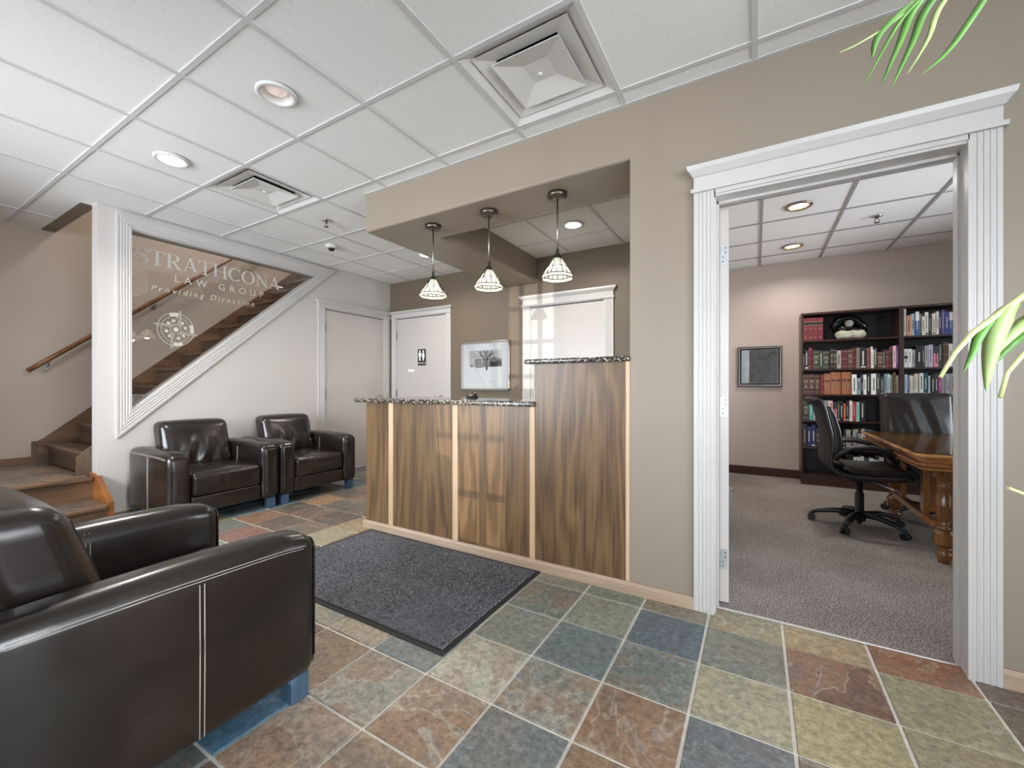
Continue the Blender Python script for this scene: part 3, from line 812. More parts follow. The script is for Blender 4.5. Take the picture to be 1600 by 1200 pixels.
# restroom sign and blank plate on door_2
t = thing('restroom_sign', 'black restroom sign with white man and woman on the white door', 'sign', (-4.08, YB - 0.008, 1.545))
MB().box(-0.075, 0.075, -0.006, 0, -0.115, 0.115).build('sign_plate', M_ink, t, bevel=0.003)
for sx, woman in ((-0.032, False), (0.032, True)):
    m = MB(lambda x, y, z, sx=sx: (sx + x, y, z))
    m.prism([(0.014 * cos(2 * pi * k / 14), 0.084 + 0.014 * sin(2 * pi * k / 14)) for k in range(14)], 'y', -0.009, -0.006)
    if woman: m.prism([(-0.012, 0.066), (0.012, 0.066), (0.026, 0.02), (0.019, 0.017), (0.012, 0.038), (0.024, -0.008), (0.011, -0.008), (0.011, -0.048), (-0.011, -0.048), (-0.011, -0.008), (-0.024, -0.008), (-0.012, 0.038), (-0.019, 0.017), (-0.026, 0.02)], 'y', -0.009, -0.006)
    else: m.prism([(-0.02, 0.066), (0.02, 0.066), (0.025, 0.06), (0.025, 0.012), (0.017, 0.012), (0.017, 0.046), (0.013, 0.046), (0.013, -0.048), (-0.013, -0.048), (-0.013, 0.046), (-0.017, 0.046), (-0.017, 0.012), (-0.025, 0.012), (-0.025, 0.06)], 'y', -0.009, -0.006)
    m.build('woman_pictogram' if woman else 'man_pictogram', M_paper, t)
text_obj('sign_letter', 'RESTROOM', 0.026, M_paper, t, Matrix.Translation((0, -0.0065, -0.092)) @ Matrix.Rotation(radians(90), 4, 'X'), align='CENTER')
tag(MB().box(-0.06, 0.06, -0.004, 0, -0.018, 0.018).build('blank_door_plate', M_paper, loc=(-4.285, YB - 0.006, 1.36), bevel=0.001), 'small blank white plate stuck on the restroom door below the black sign', 'plate')

# office doorway: casing, jamb, open door leaf
d5 = struct(MB().box(-0.19, -0.172, YW, 2.40, 0, 2.07).box(0.70, 0.715, YW, 2.40, 0, 2.07).box(-0.19, 0.715, YW, 2.40, 2.055, 2.07).box(0.692, 0.70, 2.33, 2.352, 0, 2.055).box(-0.172, -0.162, 2.33, 2.352, 0, 2.055).box(-0.172, 0.70, 2.33, 2.352, 2.043, 2.055).build('door_5', M_white, bevel=0.001))
casing(d5, TCW, -0.178, 0.697, 2.085, 0.091, 0.128, ext=0.026)
MB(TCW).box(-0.1725, 0.7005, 0.0, 0.012, 2.055, 2.068).box(-0.1725, 0.7005, 0.0, 0.02, 2.066, 2.086).build('head_casing', M_white, d5)
th = radians(11)
leafT = lambda s, d, z: (-0.163 + d * cos(th) - s * sin(th), 2.388 + s * cos(th) + d * sin(th), z)
MB(leafT).box(0.0, 0.82, 0.0, 0.043, 0.014, 2.035).build('door_slab', M_door, d5, bevel=0.002)
for z in (0.235, 1.02, 1.80):
    hm = MB(leafT).box(-0.0025, 0, 0.002, 0.036, z - 0.05, z + 0.05)
    for dz in (-0.035, -0.012, 0.012, 0.035):
        hm.box(-0.0035, 0, 0.012 + 0.012 * (dz > 0), 0.018 + 0.012 * (dz > 0), z + dz - 0.003, z + dz + 0.003, 1)
    hm.tube([leafT(-0.004, -0.004, z - 0.05)[0:3] if False else (-0.004, -0.006, z - 0.05), (-0.004, -0.006, z + 0.05)], 0.006, 8)
    hm.build('hinge', [plain('zinc_hinge', C(176, 180, 180), 0.35, 0.6), M_ink], d5)

# window in the stair wall: raking pane, three casing boards, lettering
w4 = struct(MB().prism([(1.42, 0.90), (1.44, 0.92), (1.44, 2.495), (3.215, 2.495), (3.24, 2.515), (1.42, 2.515)], 'x', XL - 0.13, XL + 0.002).prism([(1.43, 0.905), (3.24, 2.505), (3.215, 2.505), (1.43, 0.925)], 'x', XL - 0.13, XL + 0.002).build('window_4', M_white))
def board_between(name, o0, o1, i0, i1, par):
    """casing board with flutes; o0-o1 outer edge, i0-i1 inner edge, (y, z) points on the wall"""
    pr = fluted(1.0, 0.022, 4) if name != 'header_casing' else [(0, 0), (0, .03), (.16, .034), (.2, .024), (.72, .022), (.76, .016), (.95, .018), (1, .012), (1, 0)]; pr = [(a, max(b, .0195) if .1 < a < .9 and name != 'header_casing' else b) for a, b in pr]; n = len(pr); vs = []
    for t0, t1 in ((o0, i0), (o1, i1)):
        for s, d in pr: vs.append((XL + d, t0[0] + (t1[0] - t0[0]) * s, t0[1] + (t1[1] - t0[1]) * s))
    MB().add(vs, [list(range(n))[::-1], list(range(n, 2 * n))] + [(i, (i + 1) % n, (i + 1) % n + n, i + n) for i in range(n)]).build(name, M_white, par)
board_between('side_casing', (1.335, 0.68), (1.335, 2.63), (1.435, 0.92), (1.435, 2.505), w4)
board_between('header_casing', (1.335, 2.63), (3.474, 2.63), (1.435, 2.505), (3.225, 2.505), w4)
board_between('raking_casing', (3.474, 2.63), (1.335, 0.68), (3.225, 2.505), (1.435, 0.92), w4)
MB().prism([(1.435, 0.915), (1.435, 2.51), (3.23, 2.51)], 'x', XL - 0.066, XL - 0.06).build('pane', M_glass, w4)
GZ = XL - 0.0575
def gpt(y, z): return (GZ, y, z)
def on_glass(y, z): return Matrix.Translation((GZ, y, z)) @ Matrix(((0, 0, 1, 0), (1, 0, 0, 0), (0, 1, 0, 0), (0, 0, 0, 1)))
lett = thing('window_lettering', 'pale vinyl law office lettering stuck on the raking stair window glass', 'lettering', (0, 0, 0))
# serif capitals drawn as strokes: list of (points, widths)
def arc(cx, cy, rx, ry, a0, a1, n, wa, wb):
    """stroke along an ellipse, thick at the sides and thin at top and bottom"""
    P = []; W = []
    for k in range(n + 1):
        a = radians(a0 + (a1 - a0) * k / n)
        P.append((cx + rx * cos(a), cy + ry * sin(a))); W.append(wb + (wa - wb) * abs(cos(a)) ** 1.3)
    return (P, W)
def st(x0, y0, x1, y1, w): return ([(x0, y0), (x1, y1)], [w, w])
def serif(x, y, w=0.34): return st(x - w / 2, y, x + w / 2, y, 0.05)
K, k_ = 0.15, 0.05
GL = {
 'S': (0.62, [([(0.54, 0.74), (0.50, 0.88), (0.40, 0.965), (0.29, 0.975), (0.16, 0.93), (0.09, 0.82), (0.10, 0.69), (0.20, 0.59), (0.36, 0.49), (0.50, 0.39), (0.545, 0.26), (0.50, 0.12), (0.39, 0.035), (0.27, 0.025), (0.14, 0.07), (0.075, 0.16), (0.055, 0.30)],
              [.05, .06, .07, .07, .10, .14, .16, .17, .18, .17, .16, .14, .09, .07, .07, .06, .05]), st(0.54, 0.70, 0.545, 0.99, 0.04), st(0.055, 0.02, 0.05, 0.32, 0.04)]),
 'T': (0.80, [st(0.40, 0.0, 0.40, 0.97, K), st(0.03, 0.972, 0.77, 0.972, 0.055), st(0.045, 0.99, 0.03, 0.74, 0.05), st(0.755, 0.99, 0.77, 0.74, 0.05), serif(0.40, 0.025, 0.38)]),
 'R': (0.84, [st(0.19, 0.0, 0.19, 1.0, K), st(0.05, 0.975, 0.42, 0.975, 0.05), st(0.2, 0.5, 0.44, 0.5, 0.05), arc(0.40, 0.737, 0.225, 0.238, 90, -90, 12, 0.15, 0.05), st(0.36, 0.5, 0.70, 0.01, 0.15), serif(0.19, 0.025, 0.36), serif(0.74, 0.025, 0.2)]),
 'A': (0.86, [st(0.14, 0.01, 0.43, 0.99, 0.055), st(0.42, 1.0, 0.72, 0.01, K), st(0.23, 0.33, 0.6, 0.33, 0.05), serif(0.13, 0.025, 0.28), serif(0.73, 0.025, 0.34)]),
 'H': (0.94, [st(0.19, 0, 0.19, 1, K), st(0.75, 0, 0.75, 1, K), st(0.2, 0.51, 0.75, 0.51, 0.05), serif(0.19, 0.025, 0.36), serif(0.19, 0.975, 0.36), serif(0.75, 0.025, 0.36), serif(0.75, 0.975, 0.36)]),
 'C': (0.84, [arc(0.45, 0.5, 0.36, 0.475, 48, 318, 26, 0.16, 0.05), st(0.74, 0.64, 0.745, 0.98, 0.05)]),
 'O': (0.92, [arc(0.45, 0.5, 0.36, 0.475, 0, 360, 34, 0.16, 0.05)]),
 'N': (0.92, [st(0.17, 0, 0.17, 0.99, 0.055), st(0.14, 0.98, 0.76, 0.02, K), st(0.75, 0.0, 0.75, 0.99, 0.055), serif(0.17, 0.025, 0.3), serif(0.10, 0.975, 0.24), serif(0.75, 0.975, 0.3)])}
def stroke(mb, P, W, f):
    n = len(P); vs = []
    for i in range(n):
        a, b = P[max(i - 1, 0)], P[min(i + 1, n - 1)]
        dx, dy = b[0] - a[0], b[1] - a[1]; L = sqrt(dx * dx + dy * dy) or 1
        nx, ny = -dy / L * W[i] / 2, dx / L * W[i] / 2
        vs += [f(P[i][0] + nx, P[i][1] + ny), f(P[i][0] - nx, P[i][1] - ny)]
    mb.add(vs, [(2 * i, 2 * i + 1, 2 * i + 3, 2 * i + 2) for i in range(n - 1)])
word = 'STRATHCONA'
tot = sum(GL[c][0] for c in word); y0, y1, zb, capz = 1.481, 2.786, 2.246, 0.137
sc = (y1 - y0) / tot; y = y0; lid = 0
for c in word:
    m = MB()
    for P, W in GL[c][1]:
        stroke(m, P, W, lambda a, b, y=y: (GZ + 0.0001 * (lid % 3), y + a * sc, zb + b * capz))
        lid += 1
    m.build('letter', M_etch, lett, fix=False, weld=False); y += GL[c][0] * sc
text_obj('letter', 'LAW GROUP', 0.094, M_etch, lett, on_glass(1.769, 2.125), spacing=1.75, xs=1.0)
text_obj('letter', 'Providing Direction', 0.072, M_etch, lett, on_glass(1.590, 2.011), spacing=1.52, shear=0.25, xs=1.0)
# compass emblem
cmp_ = thing('compass_emblem', 'white compass rose emblem stuck on the stair window glass below the lettering', 'emblem', (GZ, 1.784, 1.671))
rot0 = radians(-12)
def cp(r, deg): a = radians(90 - deg) + rot0; return (0.0, r * cos(a) * 0.94, r * sin(a) * 1.02)
def ringseg(name, r0, r1, d0, d1, mat, n=24):
    vs = []; fs = []
    for i in range(n + 1):
        d = d0 + (d1 - d0) * i / n; vs += [cp(r0, d), cp(r1, d)]
    MB().add(vs, [(2 * i, 2 * i + 1, 2 * i + 3, 2 * i + 2) for i in range(n)]).build(name, mat, cmp_, fix=False)
ringseg('ring', 0.152, 0.156, 0, 360, M_etch, 48); ringseg('ring', 0.122, 0.125, 0, 360, M_etch, 48); ringseg('ring', 0.042, 0.046, 0, 360, M_etch, 32)
for d in (-35, 55, 145): ringseg('ring_segment', 0.125, 0.152, d, d + 32, M_etch)
MB().add([cp(0.022, 20 * k) for k in range(18)], [list(range(18))]).build('hub', M_etch, cmp_, fix=False)
for q in range(4):
    for hf, mt in ((1, M_etch2), (-1, None)):
        pass
    tip = cp(0.188, 90 * q); b1 = cp(0.052, 90 * q + 42); b2 = cp(0.052, 90 * q - 42); c0 = cp(0.045, 90 * q)
    off = lambda p: (0.0006, p[1], p[2])
    MB().add([off(tip), off(b1), off(c0)], [(0, 1, 2)]).build('compass_point', M_etch2, cmp_, fix=False)
    mm = MB()
    for a, b in ((tip, b1), (tip, b2)):
        dy, dz = b[1] - a[1], b[2] - a[2]; L = sqrt(dy * dy + dz * dz); ny, nz = -dz / L * 0.0015, dy / L * 0.0015
        mm.add([(0.0008, a[1] - ny, a[2] - nz), (0.0008, b[1] - ny, b[2] - nz), (0.0008, b[1] + ny, b[2] + nz), (0.0008, a[1] + ny, a[2] + nz)], [(0, 1, 2, 3)])
    mm.build('point_outline', M_etch, cmp_, fix=False)
    for dd in (28, 62):
        p = [cp(0.105, 90 * q + dd), cp(0.075, 90 * q + dd + 14), cp(0.075, 90 * q + dd - 14)]
        MB().add([(0.0003, a[1], a[2]) for a in p], [(0, 1, 2)]).build('star_tip', M_etch, cmp_, fix=False)

# ------------------------------------------------------------------ baseboards
struct(MB().prism([(YW, 0.0), (YW - 0.022, 0.0), (YW - 0.022, 0.052), (YW - 0.012, 0.066), (YW, 0.066)], 'x', -2.70, -0.269).build('baseboard_counter', M_basew))
struct(MB().prism([(YW, 0.0), (YW - 0.02, 0.0), (YW - 0.02, 0.06), (YW - 0.01, 0.075), (YW, 0.075)], 'x', 0.789, XR).build('baseboard_right', M_basew))
struct(MB().box(XO, 0.455, YO - 0.014, YO, 0, 0.11).build('baseboard_office', M_espx, bevel=0.003))
struct(MB().box(XL, XL + 0.012, 1.24, 3.23, 0, 0.05).build('baseboard_left', plain('taupe_baseboard', C(140, 124, 110), 0.5)))
struct(MB().box(XS, XS + 0.014, YF, 1.17, ZL, ZL + 0.075).build('baseboard_stair', M_stair_y))
# ------------------------------------------------------------------ stairs
stc = thing('staircase', 'oak staircase climbing behind the raking glass window', 'staircase', (-5.43, 1.2, ZL))
RUN, RISE = 0.218, 0.19
S = lambda x, y, z: (x + 5.43, y - 1.2, z - ZL)
for i in range(14):
    y = 1.195 + RUN * i; z = ZL + RISE * i
    MB(S).box(-5.985, -4.865, y, y + 0.018, z, z + RISE - 0.03).build('riser', M_stair_x, stc)
    MB(S).box(-5.985, -4.865, y - 0.028, y + RUN + 0.01, z + RISE - 0.034, z + RISE).build('tread', M_stair_x, stc, bevel=0.012, seg=3)
def zn(y): return ZL + RISE + (y - 1.17) * RISE / RUN
MB(S).prism([(1.12, ZL), (1.12, 0.597), (1.165, 0.625), (4.4, zn(4.4) + 0.07), (4.4, zn(4.4) - 0.3), (1.5, ZL)], 'x', -5.995, -5.985).build('stringer', M_stair_y, stc)
MB(S).box(-5.995, -5.984, 1.085, 1.118, ZL, 0.60).build('stringer_end', M_stair_z, stc)
MB(S).prism([(1.13, ZL), (1.13, 0.53), (1.2, 0.6), (1.45, 0.82), (4.4, zn(4.4) + 0.05), (4.4, zn(4.4) - 0.3), (1.5, ZL)], 'x', -4.885, -4.8505).build('stringer', M_stair_z, stc)

lst = thing('landing_steps', 'two oak-edged steps with slate treads up to the stair landing', 'steps', (-4.6, 0.4, 0))
S2 = lambda x, y, z: (x + 4.6, y - 0.4, z)
ya, yb = YF + 0.01, 1.205
MB(S2).box(-4.46, -4.43, ya, yb, 0, 0.155).build('riser', M_stair_y, lst)
MB(S2).box(-4.46, -4.40, ya, yb, 0.152, 0.19).build('nosing', M_stair_y, lst, bevel=0.012, seg=3)
MB(S2).box(-4.79, -4.46, ya, yb, 0.05, 0.184).build('tread_bed', M_grout, lst)
MB(S2).box(-4.79, -4.765, ya, yb, 0.18, 0.345).build('riser', M_stair_y, lst)
MB(S2).box(-4.80, -4.735, ya, yb, 0.342, ZL).build('nosing', M_stair_y, lst, bevel=0.012, seg=3)
for a, b in ((1.03, 1.2), (0.72, 1.025), (0.415, 0.715), (0.11, 0.41), (-0.195, 0.105)):
    o = bpy.data.objects.new('slate_tile', slab(0.295, b - a)); COL.objects.link(o); o.parent = lst
    o.location = (-4.613 + 4.6, (a + b) / 2 - 0.4, 0.184); o.color = C(*random.choice([(96, 86, 80), (88, 84, 82), (104, 90, 80)])[:3])[:3] + (.3,)
land = struct(MB().box(XS, -4.80, YF, 1.195, 0.2, 0.373).build('floor', M_grout))
for i in range(5):
    for j in range(-2, 4):
        x0, x1 = -5.99 + 0.3035 * i, min(-4.805, -5.99 + 0.3035 * (i + 1)); y0 = 0.04 + 0.3035 * j + 0.0; y1 = min(1.19, y0 + 0.3035)
        if x1 - x0 < 0.05 or y1 - y0 < 0.05: continue
        o = bpy.data.objects.new('slate_tile', slab(round(x1 - x0 - 0.008, 4), round(y1 - y0 - 0.008, 4))); COL.objects.link(o); o.parent = land
        o.location = ((x0 + x1) / 2, (y0 + y1) / 2, 0.374); o.color = C(*random.choice([(112, 94, 80), (104, 92, 82), (120, 100, 84), (98, 86, 80)]))[:3] + (.3,)
tag(MB().prism([(-4.865, 0), (-4.865, 0.40), (-4.745, 0.40), (-4.43, 0.205), (-4.425, 0)], 'y', 1.205, 1.245).build('step_skirt_board', [M_skirt], bevel=0.004), 'honey oak skirt board closing the right end of the landing steps', 'skirt board')

hr = thing('handrail', 'round oak handrail on brackets along the stair wall', 'handrail', (XS, 1.0, 1.25))
pts = []
for k in range(16):
    y = 1.05 + 3.2 * k / 15; pts.append((0.075, y - 1.0, 1.285 + (y - 1.063) * 0.868 - 1.25))
MB().tube(pts, 0.021, 12).build('rail', M_rail, hr)
for y in (1.19, 2.02, 3.0, 3.85):
    z = 1.285 + (y - 1.063) * 0.868 - 1.25
    MB().tube([(0.0, y - 1, z - 0.075), (0.02, y - 1, z - 0.075), (0.06, y - 1, z - 0.06), (0.075, y - 1, z - 0.02)], 0.007, 8).tube([(0.0, y - 1, z - 0.075), (0.006, y - 1, z - 0.075)], 0.028, 14).build('bracket', M_nickel, hr)
ld = bpy.data.lights.new('added_stair_light', 'AREA'); ld.shape = 'DISK'; ld.size = 0.3; ld.energy = 40; ld.color = (1, 0.92, 0.82)  # unseen light added high up to brighten the stairwell
lo = bpy.data.objects.new('added_stair_light', ld); COL.objects.link(lo); lo.location = (-5.4, 2.6, 4.66)

# ------------------------------------------------------------------ reception counter
ct = thing('reception_counter', 'two-level oak reception counter with pale battens and dark granite tops', 'counter', (-1.64, YW + 0.3, 0))
K1 = lambda x, y, z: (x + 1.64, y - YW - 0.3, z)
FY = YW + 0.004
for a, b, z1 in ((-2.69, -2.434, 1.0), (-2.386, -1.812, 1.0), (-1.767, -1.207, 1.0), (-1.171, -0.612, 1.262)):
    MB(K1).box(a, b, FY, FY + 0.018, 0.04, z1).build('oak_panel', M_oak, ct)
for a, b, z1 in ((-2.434, -2.386, 1.0), (-1.812, -1.767, 1.0), (-1.207, -1.171, 1.0), (-0.614, -0.5915, 1.262)):
    MB(K1).box(a, b, FY - 0.008, FY + 0.012, 0.045, z1).build('batten', M_strip, ct, bevel=0.003)
MB(K1).box(-2.69, -2.67, FY + 0.018, FY + 0.62, 0, 1.0).box(-1.19, -1.171, FY + 0.018, FY + 0.25, 0.9, 1.262).box(-2.69, -0.6, FY + 0.018, FY + 0.04, 0.04, 1.0).box(-1.18, -0.6, FY + 0.018, FY + 0.04, 1.0, 1.262).build('carcass', M_oak, ct)
MB(K1).box(-1.1735, -1.1708, FY - 0.004, FY + 0.26, 1.031, 1.262).build('white_end_panel', M_white, ct)
MB(K1).rbox(-2.80, -1.172, FY - 0.035, FY + 0.66, 1.0, 1.031, 0.012).build('lower_granite_top', M_granite, ct)
MB(K1).rbox(-1.235, -0.5915, FY - 0.035, FY + 0.30, 1.262, 1.291, 0.012).build('upper_granite_top', M_granite, ct)
t = thing('call_bell', 'small dark metal call bell on the lower granite counter top', 'bell', (-2.02, 2.78, 1.031))
MB().lathe([(0.052, 0.0), (0.052, 0.008), (0.046, 0.012)], n=24).build('bell_base', M_black, t)
MB().lathe([(0.044, 0.012), (0.043, 0.026), (0.036, 0.042), (0.022, 0.052), (0.004, 0.056)], n=24).build('bell_dome', M_bronze, t)
MB().lathe([(0.004, 0.056), (0.004, 0.064), (0.009, 0.066), (0.008, 0.072), (0.001, 0.074)], n=12).build('bell_plunger', M_nickel, t)

# ------------------------------------------------------------------ pendant lamps
def pendant(loc, label, first=True):
    t = thing('pendant_lamp', label, 'pendant lamp', loc, group=None)
    MB().lathe([(0.005, 0.0), (0.063, 0.0), (0.063, -0.022), (0.055, -0.03), (0.012, -0.032)], n=28).build('canopy', M_bronze, t)
    MB().cyl((0, 0, -0.03), (0, 0, -0.385), 0.0055, 10).build('rod', M_nickel, t)
    R1, Z1, R0, Z0 = 0.028, -0.415, 0.098, -0.525
    MB().lathe([(0.009, -0.355), (0.011, -0.385), (0.024, -0.402), (0.031, -0.418)], n=8, smooth=False).build('cap', M_lead, t)
    n = 8
    for k in range(n):
        a, b = 2 * pi * k / n, 2 * pi * (k + 1) / n
        def P(u, w, off=0.0):      # u across 0..1, w down 0..1
            r = R1 + (R0 - R1) * w + off; z = Z1 + (Z0 - Z1) * w
            return ((cos(a) * (1 - u) + cos(b) * u) * r, (sin(a) * (1 - u) + sin(b) * u) * r, z)
        pn = MB().add([P(0, 0), P(1, 0), P(1, 1), P(0, 1)], [(0, 1, 2, 3)]).build('shade_panel', M_shade, t, fix=False)
        ld = MB()
        for (u0, w0, u1, w1) in ((0, 0, 0, 1), (0.5, 0.0, 0.22, 0.5), (0.22, 0.5, 0.5, 1), (0.5, 0.0, 0.78, 0.5), (0.78, 0.5, 0.5, 1), (0, 0.62, 0.2, 0.52), (1, 0.62, 0.8, 0.52)):
            ld.tube([P(u0, w0, 0.0006), P(u1, w1, 0.0006)], 0.0026 if u0 + u1 > 0 else 0.0034, 5)
        ld.tube([P(0, 1), P(1, 1)], 0.0035, 5)
        ld.build('lead_came', M_lead, pn)
        # flared lower rim piece
        r2, z2 = R0 + 0.006, Z0 - 0.022
        MB().add([P(0, 1), P(1, 1), (cos(b) * r2, sin(b) * r2, z2), (cos(a) * r2, sin(a) * r2, z2)], [(0, 1, 2, 3)]).build('rim_panel', M_shade, t, fix=False)
        MB().tube([(cos(a) * r2, sin(a) * r2, z2), (cos(b) * r2, sin(b) * r2, z2)], 0.003, 5).build('rim_came', M_lead, t)
    MB().lathe([(0.012, -0.415), (0.014, -0.44), (0.028, -0.47), (0.03, -0.49), (0.018, -0.508), (0.002, -0.512)], n=16).build('bulb', M_bulb, t)
    return t
PX = [(-2.137, 'leaded glass pendant lamp under the beam, the one nearest the restroom doors'), (-1.623, 'leaded glass pendant lamp under the beam, the middle one of three'), (-1.097, 'leaded glass pendant lamp under the beam, the one nearest the wall column')]
p0 = pendant((PX[0][0], 2.435, 2.36), PX[0][1]); p0['group'] = 'pendant lamps under the beam'
for x, lb in PX[1:]:
    c = copy_tree(p0); c.location = (x, 2.435, 2.36); c['label'] = lb
for x, lb in PX:
    l = bpy.data.lights.new('pendant_glow', 'POINT'); l.energy = 0.9; l.color = (1, 0.9, 0.74); l.shadow_soft_size = 0.03
    o = bpy.data.objects.new('pendant_glow', l); COL.objects.link(o); o.location = (x, 2.435, 2.36 - 0.53)

# ------------------------------------------------------------------ floor mat
t = thing('entrance_mat', 'charcoal ribbed entrance mat with black rubber border on the slate', 'mat', (-1.86, 1.785, 0.006))
hx, hy = 0.745, 0.455
MB().box(-hx, hx, -hy, hy, 0, 0.004).build('rubber_border', M_rubber, t, bevel=0.002)
MB().box(-hx + 0.028, hx - 0.028, -hy + 0.028, hy - 0.028, 0.003, 0.010).build('mat_pile', M_mat, t, bevel=0.003)

# ------------------------------------------------------------------ leather armchairs (front faces +x)
def seam(par, P, off=0.004, name='stitching'):
    MB().tube(P, 0.0013, 5).build(name, M_stitch, par)
def armchair(label):
    t = thing('leather_armchair', label, 'armchair', (0, 0, 0), group='dark leather armchairs in the lobby')
    W, D, aw = 0.855, 0.85, 0.155; hw = W / 2
    for s in (-1, 1):
        y0, y1 = (hw - aw, hw) if s > 0 else (-hw, -hw + aw)
        def aw_(o, u):
            # arm crowns a little and its front top corner is well rounded
            if u[2] > 0.2: o[2] -= max(0, (o[0] - (D - 0.14)) / 0.14) ** 2 * 0.022 * (u[2])
            return o
        arm = MB().rbox(0.07, D, y0, y1, 0.095, 0.605, 0.048, (0.0, 0.004, 0.012), 8, warp=aw_).build('arm', M_leather, t)
        ym = (y0 + y1) / 2; yo, yi = (y1, y0) if s > 0 else (y0, y1)
        fr = MB().rbox(D - 0.016, D + 0.006, y0 + 0.026, y1 - 0.026, 0.115, 0.555, 0.011, (0.006, 0, 0), 5).build('arm_front_pad', M_leather, t)
        loop = []
        ya, yb_, za, zb_, r = y0 + 0.02, y1 - 0.02, 0.14, 0.568, 0.03
        for cx, cz, a0 in ((yb_ - r, zb_ - r, 0), (ya + r, zb_ - r, 90), (ya + r * .5, za + r * .5, 180), (yb_ - r * .5, za + r * .5, 270)):
            rr = r if a0 < 180 else r * .5
            for k in range(5):
                a = radians(a0 + 22.5 * k); loop.append((D - 0.004, cx + rr * cos(a), cz + rr * sin(a)))
        MB().tube(loop, 0.0042, 6, closed=True).build('piping', M_leather, fr)
        e = 0.0022 * s
        for dx in (-0.006, 0.006):
            seam(arm, [(0.483 + dx, yo + e, 0.115), (0.483 + dx, yo + e * 2.2, 0.35), (0.483 + dx, yo + e * 1.3, 0.555)])
            seam(arm, [(0.42 + dx, yi - e, 0.3), (0.42 + dx, yi - e * 2.0, 0.42), (0.42 + dx, yi - e, 0.552), (0.42 + dx, yi + 0.012 * s, 0.592)])
        for dz in (0.0, 0.011):
            seam(arm, [(0.12, yo - 0.0005 * s + e * .5, 0.562 + dz * .8), (0.4, yo - 0.0005 * s + e * 1, 0.565 + dz * .8), (0.7, yo - 0.0005 * s + e * .6, 0.560 + dz * .8), (0.79, yo - 0.001 * s + e * .4, 0.553 + dz * .8), (0.825, yo - 0.010 * s, 0.545 + dz * .8)])
    hi = hw - aw + 0.002
    MB().rbox(0.02, 0.26, -hi - 0.02, hi + 0.02, 0.10, 0.585, 0.05, (0.01, 0, 0), 5).build('back_frame', M_leather, t)
    def seatw(o, u):
        f = max(0, u[0]) ** 6
        o[2] += 0.004 * sin(o[1] * 62) * max(0, 1 - abs(u[2])) * f * 0.5
        o[0] += 0.0045 * sin(o[1] * 74 + 1.3) * f * (0.4 + 0.6 * max(0, -u[2]))
        return o
    sc_ = MB().rbox(0.20, D - 0.012, -hi, hi, 0.235, 0.428, 0.04, (0.012, 0, 0.016), 16, warp=seatw).build('seat_cushion', M_leather, t)
    seam(sc_, [(D - 0.02, -hi + 0.03, 0.397), (D - 0.012, 0, 0.402), (D - 0.02, hi - 0.03, 0.397)])
    MB().rbox(0.10, D - 0.02, -hi, hi, 0.105, 0.24, 0.02, (0, 0, 0), 4).build('front_rail', M_leather, t)
    def backw(o, u):
        lean = (o[2] - 0.40) * 0.27
        o[0] -= lean
        if u[0] > 0.3:
            g = exp(-((u[2] + 0.35) / 0.5) ** 2) * max(0, 1 - u[1] ** 2)
            o[0] += 0.011 * sin(o[1] * 46 + 0.8 * sin(o[2] * 18)) * g
        return o
    bc = MB().rbox(0.17, 0.36, -hi + 0.004, hi - 0.004, 0.39, 0.815, 0.055, (0.035, 0, 0.008), 20, warp=backw).build('back_cushion', M_leather, t)
    for dy in (0.034, 0.044):
        for s in (-1, 1):
            P = []
            for k in range(9):
                z = 0.44 + 0.33 * k / 8; P.append((0.363 - 0.004 - (z - 0.40) * 0.27, s * (hi - 0.012 - dy), z))
            seam(bc, P)
    for x in (0.10, D - 0.085):
        for s in (-1, 1):
            MB().prism([(x, s * (hw - 0.025)), (x + 0.065, s * (hw - 0.025)), (x + 0.065, s * (hw - 0.092)), (x, s * (hw - 0.092))], 'z', 0.006, 0.098).build('leg', M_legw, t, bevel=0.003)
    return t
ch = armchair('dark brown leather armchair against the stair wall, under the raking window')
ch.location = (-4.70, 1.815, 0)
c = copy_tree(ch); c.location = (-4.70, 2.681, 0); c['label'] = 'dark brown leather armchair against the stair wall, beside the white door'
c = copy_tree(ch); c.location = (-1.7975, 0.09, 0); c.rotation_euler = (0, 0, pi / 2); c['label'] = 'large dark leather armchair in the foreground, turned towards the counter, beside the mat'

# ------------------------------------------------------------------ pictures
t = thing('framed_print', 'silver framed black and white print of a bare winter tree between the back doors', 'picture', (-3.0, YB, 1.395))
w, hh = 0.373, 0.312
M_silver = plain('silver_frame', C(168, 164, 158), 0.3, 0.8)
for nm, b in (('frame_rail', (-w, w, -0.03, 0, hh - 0.022, hh)), ('frame_rail', (-w, w, -0.03, 0, -hh, -hh + 0.022)), ('frame_stile', (-w, -w + 0.022, -0.03, 0, -hh, hh)), ('frame_stile', (w - 0.022, w, -0.03, 0, -hh, hh))):
    MB().box(*b).build(nm, M_silver, t, bevel=0.003)
MB().box(-w + 0.02, w - 0.02, -0.012, -0.002, -hh + 0.02, hh - 0.02).build('mat_board', M_paper, t)
pr = MB()
def flat(poly, d, mi): pr.add([(p[0], d, p[1]) for p in poly], [list(range(len(poly)))], mi)
flat([(-0.245, -0.02), (0.255, -0.02), (0.255, 0.2), (-0.245, 0.2)], -0.0124, 1)
flat([(-0.245, -0.05), (0.255, -0.05), (0.255, -0.015), (-0.245, -0.015)], -0.0125, 0)
flat([(-0.15, -0.02), (-0.16, 0.06), (-0.15, 0.095), (-0.06, 0.095), (-0.05, 0.06), (-0.05, -0.03)], -0.0128, 2)
flat([(-0.05, -0.02), (0.255, -0.015), (0.255, 0.085), (0.16, 0.1), (0.05, 0.085), (-0.04, 0.09)], -0.0127, 2)
flat([(-0.23, -0.01), (-0.19, -0.01), (-0.19, 0.015), (-0.23, 0.015)], -0.0127, 2)
